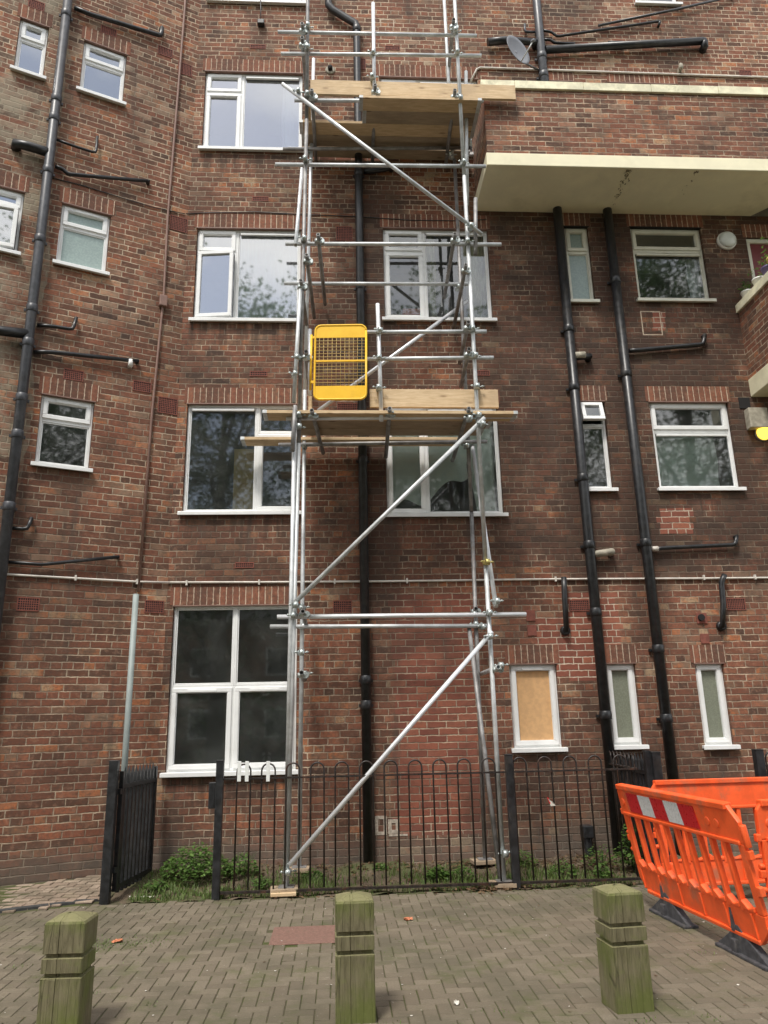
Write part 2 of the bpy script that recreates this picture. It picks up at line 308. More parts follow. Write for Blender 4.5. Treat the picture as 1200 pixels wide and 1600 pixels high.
def mat_glass(name, refl, tint, rough=.0):
    t = NT(name)
    fr = t.n('ShaderNodeFresnel', {'IOR': 1.5}).outputs[0]
    f = t.ma('MINIMUM', t.ma('ADD', t.ma('MULTIPLY', fr, 2.0), refl), 1.0)
    g = t.n('ShaderNodeBsdfGlossy', {'Color': c4(.93, .96, 1.0), 'Roughness': max(rough, .03)})
    n = t.noise(t.co(), 1.4, 2); bp = t.n('ShaderNodeBump', {'Strength': .018, 'Distance': .02, 'Height': n}); t.t.links.new(bp.outputs[0], g.inputs['Normal'])
    tr = t.n('ShaderNodeBsdfTransparent', {'Color': c4(*tint)})
    v = t.co(); film = t.ma('MULTIPLY', t.ma('ADD', .5, t.step(t.noise(v, 2.5, 5, .6), .35, .7)), .042)      # dust on the pane
    df = t.n('ShaderNodeBsdfDiffuse', {'Color': c4(.55, .58, .55)})
    m0 = t.n('ShaderNodeMixShader', {0: f, 1: tr.outputs[0], 2: g.outputs[0]})
    mx = t.n('ShaderNodeMixShader', {0: film, 1: m0.outputs[0], 2: df.outputs[0]}); t.t.links.new(mx.outputs[0], t.out.inputs[0]); return t.m
M['glass'] = mat_glass('window glass', .05, (.80, .86, .83))
M['glass_lo'] = mat_glass('clear window glass', .0, (.92, .96, .94))
M['glass_hi'] = mat_glass('bright reflecting window glass', .30, (.75, .8, .8))
def mat_emit(name, col, s):
    t = NT(name); e = t.n('ShaderNodeEmission', {'Color': c4(*col), 'Strength': s}); t.t.links.new(e.outputs[0], t.out.inputs[0]); return t.m
M['lamp_lit'] = mat_emit('lit amber lamp', (1, .62, .06), 2.2)
# ------------------------------------------------------------------ mesh building
WM = {}
class MB:
    def __init__(s): s.v = []; s.f = []; s.mi = []; s.cur = 0; s.sm = []; s.smooth = False; s.tone = []; s.t = .5
    def add(s, vs, fs):
        b = len(s.v); s.v += [tuple(p) for p in vs]
        for f in fs: s.f.append([b+i for i in f]); s.mi.append(s.cur); s.sm.append(s.smooth); s.tone.append(s.t)
        return s
    def box(s, x0, x1, y0, y1, z0, z1, mtx=None):
        vs = [Vector(p) for p in ((x0,y0,z0),(x1,y0,z0),(x1,y1,z0),(x0,y1,z0),(x0,y0,z1),(x1,y0,z1),(x1,y1,z1),(x0,y1,z1))]
        if mtx is not None: vs = [mtx @ p for p in vs]
        return s.add(vs, [(0,3,2,1),(4,5,6,7),(0,1,5,4),(1,2,6,5),(2,3,7,6),(3,0,4,7)])
    def quad(s, a, b, c, d): return s.add([a, b, c, d], [(0,1,2,3)])
    def tube(s, a, b, r, n=12, r2=None, hollow=False, cap=True):
        a, b = Vector(a), Vector(b); d = (b-a).normalized(); u = d.orthogonal().normalized(); w = d.cross(u); r2 = r if r2 is None else r2
        ring = lambda c, q: [c + u*math.cos(2*math.pi*i/n)*q + w*math.sin(2*math.pi*i/n)*q for i in range(n)]
        vs = ring(a, r)+ring(b, r2); sm = s.smooth; s.smooth = True
        if hollow:
            vs += ring(a, r*.82)+ring(b, r2*.82)
            fs = [(i, (i+1)%n, n+(i+1)%n, n+i) for i in range(n)]; fs2 = [(2*n+i, 3*n+i, 3*n+(i+1)%n, 2*n+(i+1)%n) for i in range(n)]
            s.add(vs, fs+fs2); s.smooth = False; base = len(s.v)-4*n
            for i in range(n):
                j = (i+1) % n
                for f in ((i, 2*n+i, 2*n+j, j), (n+i, n+j, 3*n+j, 3*n+i)):
                    s.f.append([base+k for k in f]); s.mi.append(s.cur); s.sm.append(False); s.tone.append(s.t)
        else:
            s.add(vs, [(i, (i+1)%n, n+(i+1)%n, n+i) for i in range(n)])
            if cap:
                s.smooth = False; base = len(s.v)-2*n
                for f in (list(range(n))[::-1], list(range(n, 2*n))): s.f.append([base+k for k in f]); s.mi.append(s.cur); s.sm.append(False); s.tone.append(s.t)
        s.smooth = sm; return s
    def path(s, pts, r, n=10):
        pts = [Vector(p) for p in pts]; rings = []
        up = None; sm = s.smooth; s.smooth = True; base = len(s.v)
        for i, p in enumerate(pts):
            if i == 0: d = pts[1]-pts[0]
            elif i == len(pts)-1: d = pts[-1]-pts[-2]
            else: d = (pts[i+1]-p).normalized()+(p-pts[i-1]).normalized()
            d.normalize()
            if up is None: up = d.orthogonal().normalized()
            up = (up-d*up.dot(d)).normalized(); w = d.cross(up)
            rr = r[i] if isinstance(r, (list, tuple)) else r
            s.v += [tuple(p+up*math.cos(2*math.pi*k/n)*rr+w*math.sin(2*math.pi*k/n)*rr) for k in range(n)]
        for i in range(len(pts)-1):
            for k in range(n):
                j = (k+1) % n; s.f.append([base+i*n+k, base+i*n+j, base+(i+1)*n+j, base+(i+1)*n+k]); s.mi.append(s.cur); s.sm.append(True); s.tone.append(s.t)
        for ring in (list(range(n))[::-1], [(len(pts)-1)*n+k for k in range(n)]):
            s.f.append([base+k for k in ring]); s.mi.append(s.cur); s.sm.append(False); s.tone.append(s.t)
        s.smooth = sm; return s
    def prism(s, poly, y0, y1, mtx=None):              # poly in (x, z), extruded along y
        n = len(poly); vs = [Vector((p[0], y0, p[1])) for p in poly]+[Vector((p[0], y1, p[1])) for p in poly]
        if mtx is not None: vs = [mtx @ p for p in vs]
        return s.add(vs, [tuple(range(n)), tuple(range(2*n-1, n-1, -1))]+[((i+1)%n, i, n+i, n+(i+1)%n) for i in range(n)])
    def lathe(s, c, prof, n=20, ax=None):              # prof: (r, t) along axis
        c = Vector(c); ax = Vector(ax or (0, 0, 1)).normalized(); u = ax.orthogonal().normalized(); w = ax.cross(u); base = len(s.v)
        for r_, t_ in prof: s.v += [tuple(c+ax*t_+u*math.cos(2*math.pi*k/n)*r_+w*math.sin(2*math.pi*k/n)*r_) for k in range(n)]
        for i in range(len(prof)-1):
            for k in range(n):
                j = (k+1) % n; s.f.append([base+i*n+k, base+i*n+j, base+(i+1)*n+j, base+(i+1)*n+k]); s.mi.append(s.cur); s.sm.append(True); s.tone.append(s.t)
        for ring in (list(range(n))[::-1], [(len(prof)-1)*n+k for k in range(n)]):
            s.f.append([base+k for k in ring]); s.mi.append(s.cur); s.sm.append(False); s.tone.append(s.t)
        return s
    def build(s, name, mats, parent=None, mtx=None, bevel=0, label=None, seg=2, fixn=True, org=None):
        # vertices are given in the frame mtx (world by default); org = where the object's origin goes in that frame
        mtx = Matrix.Identity(4) if mtx is None else mtx
        if org is not None:
            org = Vector(org); s.v = [tuple(Vector(p)-org) for p in s.v]; mtx = mtx @ Matrix.Translation(org)
        me = bpy.data.meshes.new(name); me.from_pydata(s.v, [], s.f)
        if not isinstance(mats, (list, tuple)): mats = [mats]
        for m in mats: me.materials.append(M[m] if isinstance(m, str) else m)
        me.polygons.foreach_set('material_index', s.mi); me.polygons.foreach_set('use_smooth', s.sm)
        if len(set(s.tone)) > 1:
            a = me.attributes.new('tone', 'FLOAT', 'FACE'); a.data.foreach_set('value', s.tone)
        if fixn:
            bm = bmesh.new(); bm.from_mesh(me); bmesh.ops.recalc_face_normals(bm, faces=bm.faces); bm.to_mesh(me); bm.free()
        me.update()
        o = bpy.data.objects.new(name, me); COL.objects.link(o)
        WM[o.name] = mtx
        if parent is not None: o.parent = parent; o.matrix_local = WM[parent.name].inverted() @ mtx
        else: o.matrix_local = mtx
        if bevel:
            b = o.modifiers.new('bevel', 'BEVEL'); b.width = bevel; b.segments = seg; b.limit_method = 'ANGLE'; b.angle_limit = R(40)
        if label: o['label'] = label
        return o
def tag(o, label, cat, group=None):
    o['label'] = label; o['category'] = cat
    if group: o['group'] = group
    return o
def thing(name, label, cat, loc=(0,0,0), rz=0, group=None):
    o = bpy.data.objects.new(name, None); COL.objects.link(o); o.location = loc; o.rotation_euler = (0, 0, rz); o.empty_display_size = .2
    WM[o.name] = Matrix.Translation(loc) @ Matrix.Rotation(rz, 4, 'Z')
    return tag(o, label, cat, group)
def struct(o, kind='structure'): o['kind'] = kind; return o
#=====BUILDING
BLD = thing('apartment_building', 'four storey red brick block of flats with white windows and black drainpipes behind the scaffold', 'building')
TOPZ = 14.8
def wall_mesh(x0, x1, z0, z1, holes, depth=.12):
    """sheet on local y=0 with rectangular openings and their reveals"""
    m = MB(); xs = sorted({x0, x1, *[h[0] for h in holes], *[h[1] for h in holes]}); zs = sorted({z0, z1, *[h[2] for h in holes], *[h[3] for h in holes]})
    for i in range(len(xs)-1):
        for j in range(len(zs)-1):
            cx, cz = (xs[i]+xs[i+1])/2, (zs[j]+zs[j+1])/2
            if any(h[0] < cx < h[1] and h[2] < cz < h[3] for h in holes): continue
            m.quad((xs[i], 0, zs[j]), (xs[i+1], 0, zs[j]), (xs[i+1], 0, zs[j+1]), (xs[i], 0, zs[j+1]))
    for a, b, c, d in holes:
        m.quad((a, 0, c), (a, depth, c), (a, depth, d), (a, 0, d)); m.quad((b, 0, c), (b, 0, d), (b, depth, d), (b, depth, c))
        m.quad((a, 0, d), (a, depth, d), (b, depth, d), (b, 0, d)); m.quad((a, 0, c), (b, 0, c), (b, depth, c), (a, depth, c))
    return m
def rect(f, tl, br):
    a, b = f(*tl), f(*br); return [a.x, b.x, b.z, a.z]
# layouts: cells (fx0, fx1, fz0, fz1, kind); kinds: x fixed, s sash, o open sash (side hung), t open top hung, v fixed with trickle vent
BIG_L = [(0, .375, .76, 1, 's'), (0, .375, 0, .76, 's'), (.375, 1, 0, 1, 'v')]
WINS = []
def add(fac, r, lay, **k): WINS.append((fac, r, lay, k))
mA0 = rect(W, (271, 946), (459, 1203)); mA1 = rect(W, (290, 630), (462, 800)); mA2 = rect(W, (308, 355), (467, 501)); mA3 = rect(W, (322, 110), (470, 236))
mA0[1] = mA1[1] = mA2[1] = mA3[1] = -.50
for q in (mA1, mA2, mA3): q[0] = (mA1[0]+mA2[0]+mA3[0])/3
mA4 = [mA3[0], -.46, mA3[2]+2.66, mA3[3]+2.66]
mB2 = rect(W, (598, 355), (771, 500)); mB1 = rect(W, (601, 630), (788, 803)); mB1[3] = mA1[3]
mB3 = [mB2[0], mB2[1], mA3[2], mA3[3]-.01]; mB4 = [mB2[0]+.3, mB2[1]+.3, mA4[2], mA4[3]]
mC2 = rect(W, (881, 353), (931, 471)); mC1 = rect(W, (902, 626), (959, 764)); mD2 = rect(W, (984, 354), (1112, 470)); mD1 = rect(W, (1014, 627), (1158, 763))
mC3 = [mC2[0]-.02, mC2[1]+.0, mA3[2], mA3[3]]; mD3 = [mD2[0]-.03, mD2[1]-.05, mA3[2], mA3[3]]
mD4 = [mD2[0]+.55, mD2[1]+.2, mA4[2]+.24, mA4[3]+.1]
mE0 = rect(W, (795, 1037), (880, 1168)); mF0 = rect(W, (945, 1036), (1006, 1164)); mG0 = rect(W, (1085, 1036), (1148, 1164))
DOOR = [W(1165, 371).x, W(1165, 371).x+.95, 6.03, W(1165, 371).z]
add('m', mA0, [(0, .5, .5, 1, 'x'), (.5, 1, .5, 1, 'x'), (0, .5, 0, .5, 'sv'), (.5, 1, 0, .5, 'sv')], room='dark', label='tall four pane ground floor window')
add('m', mA1, [(0, .635, 0, 1, 'v'), (.635, 1, .74, 1, 'x'), (.635, 1, 0, .74, 's')], room='dark', inside='board', label='window with a brown board standing behind its large pane')
add('m', mA2, [(0, .375, .76, 1, 's'), (0, .375, 0, .76, 'o'), (.375, 1, 0, 1, 'v')], inside='net', hi=1, label='window with its small lower casement ajar and a net curtain')
add('m', mA3, BIG_L, inside='drape', hi=1)
add('m', mA4, [(0, .36, .76, 1, 's'), (0, .36, 0, .76, 'o'), (.36, 1, 0, 1, 'x')], inside='net', hi=1)
add('m', mB1, [(0, .34, 0, 1, 's'), (.34, 1, 0, 1, 'v')], inside='sheet', glass='glass_lo', label='window hung with pale green dust sheets')
add('m', mB2, [(0, .375, .76, 1, 's'), (0, .375, 0, .76, 's'), (.375, 1, 0, 1, 'v')], inside='floral', label='window with patterned curtains and an orange tub on its sill')
add('m', mB3, BIG_L, inside='net', hi=1)
add('m', mC2, [(0, 1, .68, 1, 's'), (0, 1, 0, .68, 'x')], old=1, glass='frost_b')
add('m', mC1, [(0, 1, .74, 1, 't'), (0, 1, 0, .74, 'x')], label='narrow window with its top light tilted open')
add('m', mD2, [(0, 1, .70, 1, 's'), (0, 1, 0, .70, 'v')], old=1, inside='sidecurtain', label='wide window under the balcony reflecting green leaves')
add('m', mD1, [(0, 1, .68, 1, 's'), (0, 1, 0, .68, 'v')], inside='sheetlow', label='wide window with a pale green blind filling its lower pane')
add('m', mC3, [(0, 1, .68, 1, 's'), (0, 1, 0, .68, 'x')]); add('m', mD3, [(0, 1, .70, 1, 's'), (0, 1, 0, .70, 'x')]); add('m', mD4, [(0, 1, .7, 1, 's'), (0, 1, 0, .7, 'x')])
add('m', mE0, [(0, 1, 0, 1, 'sv')], glass='chipboard', label='small ground floor window boarded with orange chipboard')
add('m', mF0, [(0, 1, 0, 1, 's')], glass='frost', label='narrow frosted window between the two black soil pipes')
add('m', mG0, [(0, 1, 0, 1, 's')], glass='frost', label='narrow frosted window right of the black soil pipes')
lA1 = rect(Lw, (65.5, 614), (139, 734)); lA2 = rect(Lw, (100, 316), (166, 428)); lA3 = rect(Lw, (132, 61), (192, 163))
lA2[1] = Lw(173.7, 335).x; lA2[0] = lA2[1]-(lA1[1]-lA1[0])*1.0
lB3 = rect(Lw, (32, 26), (67, 123)); lB2 = rect(Lw, (10, 287), (25, 396)); lB2[1] = Lw(39, 300).x; lB2[0] = lB2[1]-.62
lB2[3] = lA2[3]; 
SM = [(0, 1, .66, 1, 'sv'), (0, 1, 0, .66, 'x')]
add('l', lA1, SM, label='small two light window with a plain dark lower pane'); add('l', lA2, SM, glass='frost_b', hi=1); add('l', lA3, SM, hi=1, inside='netlow'); add('l', lB3, SM, hi=1)
add('l', lB2, [(0, 1, .74, 1, 's'), (0, 1, 0, .74, 'o')], hi=1); 
up = lambda q, d: [q[0], q[1], q[2]+d, q[3]+d]
for q in (lA3, lB3): add('l', up(q, 2.66), SM, hi=1)
FR = {'m': MAIN, 'l': LEFT}
mh = [w[1] for w in WINS if w[0] == 'm']+[DOOR]; lh = [w[1] for w in WINS if w[0] == 'l']
wall_mesh(CX, 9.5, -.3, TOPZ, [tuple(h) for h in mh]).build('wall', 'brick', BLD)
wall_mesh(-6.5, 0, -.3, TOPZ, [tuple(h) for h in lh]).build('wall', 'brick_left', BLD, LEFT, label='angled brick side wall on the left with small windows')
# parapet coping and roof
m = MB().box(CX, 9.5, -.05, .3, TOPZ, TOPZ+.08); m.build('coping', 'cream_dirty', BLD)
m = MB(); e = LEFT @ Vector((-6.5, 0, 0)); m.add([(CX, .02, TOPZ-.3), (9.5, .02, TOPZ-.3), (9.5, 9, TOPZ-.3), (e.x, 9, TOPZ-.3), (e.x, e.y+.02, TOPZ-.3)], [(0, 1, 2, 3, 4)]); m.build('roof', 'tarmac', BLD)
def ring(m, x0, x1, z0, z1, b, y0, y1, bt=None):
    bt = bt or b
    m.box(x0, x1, y0, y1, z0, z0+b); m.box(x0, x1, y0, y1, z1-bt, z1); m.box(x0, x0+b, y0, y1, z0+b, z1-bt); m.box(x1-b, x1, y0, y1, z0+b, z1-bt)
def bevelled_window(fac, r, lay, k):
    X = FR[fac]; x0, x1, z0, z1 = r; fm = 'upvc_old' if k.get('old') else 'upvc'; REC = .045
    f = MB(); w, h = x1-x0, z1-z0; g = .005; glass = []
    o = .032
    ring(f, x0+g, x1-g, z0+g, z1-g, o, REC, REC+.065)
    ix0, ix1, iz0, iz1 = x0+g+o, x1-g-o, z0+g+o, z1-g-o; opens = []; vents = []
    for (a, b, c, d, kind) in lay:
        cx0, cx1 = ix0+(ix1-ix0)*a, ix0+(ix1-ix0)*b; cz0, cz1 = iz0+(iz1-iz0)*c, iz0+(iz1-iz0)*d
        s = .024
        ml = 0 if a == 0 else s; mr = 0 if b == 1 else s; mb_ = 0 if c == 0 else s; mt = 0 if d == 1 else s
        if ml: f.box(cx0, cx0+ml, REC+.002, REC+.063, cz0, cz1)
        if mr: f.box(cx1-mr, cx1, REC+.002, REC+.063, cz0, cz1)
        if mb_: f.box(cx0+ml, cx1-mr, REC+.004, REC+.061, cz0, cz0+mb_)
        if mt: f.box(cx0+ml, cx1-mr, REC+.004, REC+.061, cz1-mt, cz1)
        q = (cx0+ml, cx1-mr, cz0+mb_, cz1-mt)
        if kind in ('x', 'v'):
            bd = .014; ring(f, *[q[0]+.001, q[1]-.001, q[2]+.001, q[3]-.001], bd, REC+.012, REC+.05); gl = (q[0]+bd, q[1]-bd, q[2]+bd, q[3]-bd); glass.append((gl, None))
            if kind == 'v': vents.append((gl[0]+.01, gl[1]-.01, gl[3]-.012))
        elif kind in ('s', 'sv'):
            bd = .048; ring(f, q[0]-.006, q[1]+.006, q[2]-.006, q[3]+.006, bd, REC-.014, REC+.04); gl = (q[0]+bd-.006, q[1]-bd+.006, q[2]+bd-.006, q[3]-bd+.006)
            ring(f, *gl, .008, REC-.006, REC+.03); glass.append((gl, None))
            if kind == 'sv': vents.append(((q[0]*.75+q[1]*.25), (q[0]*.25+q[1]*.75), q[3]-.012))
        else: opens.append((q, kind))
    win = f.build('window', fm, BLD, X, bevel=.004, label=k.get('label'))
    for q, kind in opens:
        bd = .048; mm = MB(); ww, hh = q[1]-q[0], q[3]-q[2]
        if kind == 'o': piv = Vector((q[0], REC-.004, q[2])); rot = Matrix.Rotation(R(-6), 4, 'Z'); ox, oz = 0, 0
        else: piv = Vector((q[0], REC-.004, q[3])); rot = Matrix.Rotation(R(-16), 4, 'X'); oz = -hh; ox = 0
        ring(mm, ox, ox+ww, oz, oz+hh, bd, -.05, 0)
        T = X @ Matrix.Translation(piv) @ rot
        mm.build('casement', fm, win, T, bevel=.004)
        p = MB().quad((ox+bd, -.02, oz+bd), (ox+ww-bd, -.02, oz+bd), (ox+ww-bd, -.02, oz+hh-bd), (ox+bd, -.02, oz+hh-bd))
        p.build('pane', 'glass_hi' if k.get('hi') else 'glass', win, T, fixn=False)
    for gl, _ in glass:
        a, b, c, d = gl; yy = REC+.026
        gm = k.get('glass') or ('glass_hi' if k.get('hi') else 'glass')
        p = MB().quad((a-.002, yy, c-.002), (b+.002, yy, c-.002), (b+.002, yy, d+.002), (a-.002, yy, d+.002)); p.build('pane', gm, win, X, fixn=False)
    for a, b, zt in vents:
        MB().box(a, b, REC-.024, REC+.01, zt-.028, zt).build('trickle_vent', fm, win, X, bevel=.003)
    sw = MB().box(x0-.035, x1+.035, -.055, REC+.03, z0-.03, z0+.004); sw.box(x0-.04, x1+.04, -.062, -.045, z0-.045, z0+.002); sw.build('sill', fm, win, X, bevel=.004)
    if fac == 'm' and z0 > 12: pass
    # soldier course of bricks on end above the opening
    lb = MB().box(x0-.04, x1+.04, -.004, .03, .001, .216, Matrix.Translation((0, 0, 0)))
    lb.v = [(p[0]-(x0), p[1], p[2]) for p in lb.v]
    lb.build('brick_lintel', 'soldier', BLD, X @ Matrix.Translation((x0, 0, z1)))
    MB().box(x0-.01, x1+.01, -.010, .04, z1-.012, z1).build('head_flashing_shadow', 'conduit_brown' if not k.get('old') else 'dark', win, X)  # brown head flashing; the dark version paints the lintel's shadow line
    # the room behind
    if k.get('glass') in ('chipboard', 'frost', 'frost_b'): return win
    rm = MB(); a, b, c, d = x0-.25, x1+.25, z0-.4, z1+.3; y0, y1 = REC+.14, 1.6
    rm.quad((a, y1, c), (b, y1, c), (b, y1, d), (a, y1, d)); rm.quad((a, y0, c), (a, y1, c), (a, y1, d), (a, y0, d)); rm.quad((b, y0, c), (b, y0, d), (b, y1, d), (b, y1, c))
    rm.quad((a, y0, d), (b, y0, d), (b, y1, d), (a, y1, d)); rm.quad((a, y0, c), (a, y1, c), (b, y1, c), (b, y0, c))
    rm.quad((a, y0, c), (x0, y0, c), (x0, y0, d), (a, y0, d)); rm.quad((x1, y0, c), (b, y0, c), (b, y0, d), (x1, y0, d)); rm.quad((x0, y0, c), (x1, y0, c), (x1, y0, z0), (x0, y0, z0)); rm.quad((x0, y0, z1), (x1, y0, z1), (x1, y0, d), (x0, y0, d))
    rm.build('room_lining', 'room', win, X, fixn=False)
    def cloth(xa, xb, za, zb, mat, yb=.24, amp=.02, n=60, name='curtain', zfun=None, freq=60):
        cm = MB(); cm.smooth = True; vs = []; nz_ = 8
        for j in range(nz_+1):
            for i in range(n+1):
                u = i/n; t_ = j/nz_; xx = xa+(xb-xa)*u; bot = zfun(u) if zfun else za
                vs.append((xx+.01*math.sin(j+u*9), yb+amp*math.sin(u*(xb-xa)*freq+math.sin(u*7)*2+t_*.7)*(1.1-.5*t_)+.01*math.sin(j*1.3), bot+(zb-bot)*t_))
        cm.add(vs, [(j*(n+1)+i, j*(n+1)+i+1, (j+1)*(n+1)+i+1, (j+1)*(n+1)+i) for j in range(nz_) for i in range(n)])
        return cm.build(name, mat, win, X, fixn=False)
    ins = k.get('inside')
    if ins == 'net': cloth(x0+w*.3, x1, z0, z1, 'net')
    if ins == 'netlow': cloth(x0+w*.0, x1, z0, z0+h*.30, 'net', amp=.01, zfun=None)
    if ins == 'drape': cloth(x0+w*.78, x1, z0, z1, 'net', amp=.03, freq=40)
    if ins == 'sheet':
        cloth(x0+.05, x0+w*.72, z0, z1-.04, 'sheet', amp=.02, freq=8, name='dust_sheet', zfun=lambda u: z0+h*(.10+.30*u*u+.05*math.sin(u*11)), yb=.135)
        cloth(x0+w*.70, x1-.05, z0, z1-.04, 'sheet', amp=.03, freq=14, name='dust_sheet', zfun=lambda u: z0+h*max(0.02, .30-.9*abs(u-.0)+.9*max(0, .35-u)), yb=.15)
    if ins == 'sheetlow': cloth(x0+.05, x1-.05-w*.12, z0+.03, z0+h*.66, 'sheet', yb=.16, amp=.012, freq=9, name='blind')
    if ins == 'floral':
        cloth(x0+w*.78, x1-.02, z0, z1, 'floral', amp=.03, freq=40, yb=.15); cloth(x0+w*.42, x0+w*.50, z0, z1, 'floral', amp=.02, freq=60, yb=.15)
        MB().box(x0+w*.17, x0+w*.34, .085, .20, z0+.06, z0+.22).build('plastic_tub', 'orange_item', win, X, bevel=.02)
    if ins == 'sidecurtain': cloth(x0+w*.84, x1, z0, z1*.7+z0*.3, 'net', amp=.02, freq=50)
    if ins == 'board':
        MB().box(x0+w*.42, x0+w*.625, .115, .13, z0, z0+h*.60).build('hardboard_sheet', 'cardboard', win, X)
    return win
for w in WINS: bevelled_window(*w)
# door at the end of the first floor balcony
f = MB(); x0, x1, z0, z1 = DOOR; ring(f, x0+.004, x1-.004, z0+.004, z1-.004, .06, .03, .11); d = f.build('door', 'upvc_old', BLD, bevel=.004, label='white framed dark red door beside the plant pots')
MB().box(x0+.065, x1-.065, .06, .10, z0+.065, z1-.065).build('door_panel', 'door_red', d)
MB().box(x0-.04, x1+.04, -.004, .03, z1+.001, z1+.216).build('brick_lintel', 'soldier', BLD)
# ---- balconies
BZ = 8.48; BY = -.93; BX0 = 1.93
b = MB().box(BX0, 9.5, BY, -.001, BZ, BZ+.19); bal = b.build('balcony', 'cream', BLD, bevel=.008, label='long cream balcony slab with brick parapet across the right side')
MB().box(BX0+.02, 9.5, BY+.02, BY+.23, BZ+.191, 9.70).build('parapet', 'brick_bal', bal)
MB().box(BX0+.02, BX0+.235, BY+.232, -.002, BZ+.191, 9.70).build('parapet', 'brick_bal', bal)
c = MB(); xx = BX0+.45
while xx < 9.5: c.box(xx, min(9.5, xx+.93), BY-.012+random.uniform(-.003, .003), BY+.26, 9.701, 9.83+random.uniform(-.004, .004)); xx += .934
c.box(BX0-.01, BX0+.447, BY-.01, BY+.26, 9.701, 9.828); c.box(BX0-.01, BX0+.26, BY+.262, -.002, 9.701, 9.826)
c.build('coping', 'cream_dirty', bal, bevel=.006)
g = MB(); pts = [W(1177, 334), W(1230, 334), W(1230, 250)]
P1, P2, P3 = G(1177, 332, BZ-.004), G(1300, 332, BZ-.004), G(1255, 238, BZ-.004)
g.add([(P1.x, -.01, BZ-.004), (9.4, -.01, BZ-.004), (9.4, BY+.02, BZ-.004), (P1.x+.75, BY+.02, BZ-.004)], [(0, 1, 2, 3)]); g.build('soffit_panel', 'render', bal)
st = MB()
def blotch(m, x, y, z, r, n=9, ax='z'):
    ps = [];
    for i in range(n):
        a = 2*math.pi*i/n; q = r*random.uniform(.4, 1.15)
        ps.append((x+q*math.cos(a), y+q*math.sin(a)*1.8, z) if ax == 'z' else (x+q*math.cos(a), y, z+q*math.sin(a)))
    m.add(ps, [tuple(range(n))])
for (xa, ya, xb, yb, n) in ((985, 262, 957, 322, 60), (1092, 262, 1066, 304, 16)):
    A, B = G(xa, ya, BZ), G(xb, yb, BZ)
    for i in range(n):
        t_ = random.random()**1.3; p = A.lerp(B, t_); blotch(st, p.x+random.gauss(0, .022), min(-.05, max(BY+.05, p.y+random.gauss(0, .02))), BZ-.0035-i*.0001, random.uniform(.004, .013)*(1.2-.6*t_))
st.build('mould_stain', 'stain', bal, fixn=False)
B2X = 5.5; B2Z = 5.66
b2 = MB().box(B2X, 9.5, BY, -.002, B2Z, B2Z+.25); bl2 = b2.build('balcony', 'cream', BLD, bevel=.008, label='lower balcony end at the right edge with plant pots on its parapet')
MB().box(B2X+.02, B2X+.235, BY+.02, -.003, B2Z+.251, 6.91).build('parapet', 'brick_bal', bl2); MB().box(B2X+.237, 9.5, BY+.02, BY+.23, B2Z+.251, 6.91).build('parapet', 'brick_bal', bl2)
MB().box(B2X-.015, B2X+.26, BY-.01, -.003, 6.912, 7.03).build('coping', 'cream_dirty', bl2, bevel=.006); MB().box(B2X+.263, 9.5, BY-.01, BY+.26, 6.912, 7.03).build('coping', 'cream_dirty', bl2, bevel=.006)
# ---- air bricks and small wall fittings
def airbrick(f, x, y, w=.225, h=.15, fac='m', mat='terracotta'):
    p = f(x, y); m = MB(); u, z = p.x, p.z; X = FR[fac]
    ring(m, u-w/2, u+w/2, z-h/2, z+h/2, .012, -.007, .02); nx = max(3, int(w/.024)); nzz = max(2, int(h/.026))
    for i in range(1, nx): a = u-w/2+.012+(w-.024)*i/nx; m.box(a-.004, a+.004, -.005, .018, z-h/2+.012, z+h/2-.012)
    for j in range(1, nzz): a = z-h/2+.012+(h-.024)*j/nzz; m.box(u-w/2+.012, u+w/2-.012, -.0045, .017, a-.004, a+.004)
    o = m.build('air_brick', mat, BLD, X); MB().quad((u-w/2+.01, -.0015, z-h/2+.01), (u+w/2-.01, -.0015, z-h/2+.01), (u+w/2-.01, -.0015, z+h/2-.01), (u-w/2+.01, -.0015, z+h/2-.01)).build('dark_backing', 'dark', o, X, fixn=False)
for x, y, w, h in ((538, 365, .225, .225), (404, 584, .225, .075), (535, 948, .225, .15), (544, 637, .28, .12), (752, 583, .225, .075), (403, 73, .225, .075), (407, 311, .225, .075), (613, 75, .225, .075), (382, 883, .225, .07),
                   (905, 946, .25, .14), (1150, 944, .24, .15), (1165, 116, .19, .15), (566, 100, .1, .2)): airbrick(W, x, y, w, h)
for x, y, w, h in ((170, 49, .21, .13), (258, 81, .21, .15), (289, 108, .2, .2), (279, 350, .24, .22), (222, 604, .225, .14), (262, 634, .24, .22), (115, 586, .225, .14), (44, 944, .225, .15), (241, 948, .22, .15), (57, 8, .2, .14)): airbrick(Lw, x, y, w, h, 'l')
def plate(f, x, y, w, h, mat, d=.012, fac='m', name='vent_cover'):
    p = f(x, y); m = MB().box(p.x-w/2, p.x+w/2, -d, .01, p.z-h/2, p.z+h/2); return m.build(name, mat, BLD, FR[fac], bevel=.003)
plate(W, 829, 962, .11, .13, 'terracotta'); plate(W, 831, 985, .11, .13, 'terracotta'); plate(W, 1096, 966, .13, .13, 'terracotta'); plate(W, 1101, 998, .11, .12, 'terracotta')
plate(W, 1163, 630, .15, .16, 'dark')
gb = W(1182, 655, .05); MB().box(gb.x-.13, gb.x+.13, -.12, 0, gb.z-.14, gb.z+.14).build('meter_box', 'grey_box', BLD, bevel=.01)
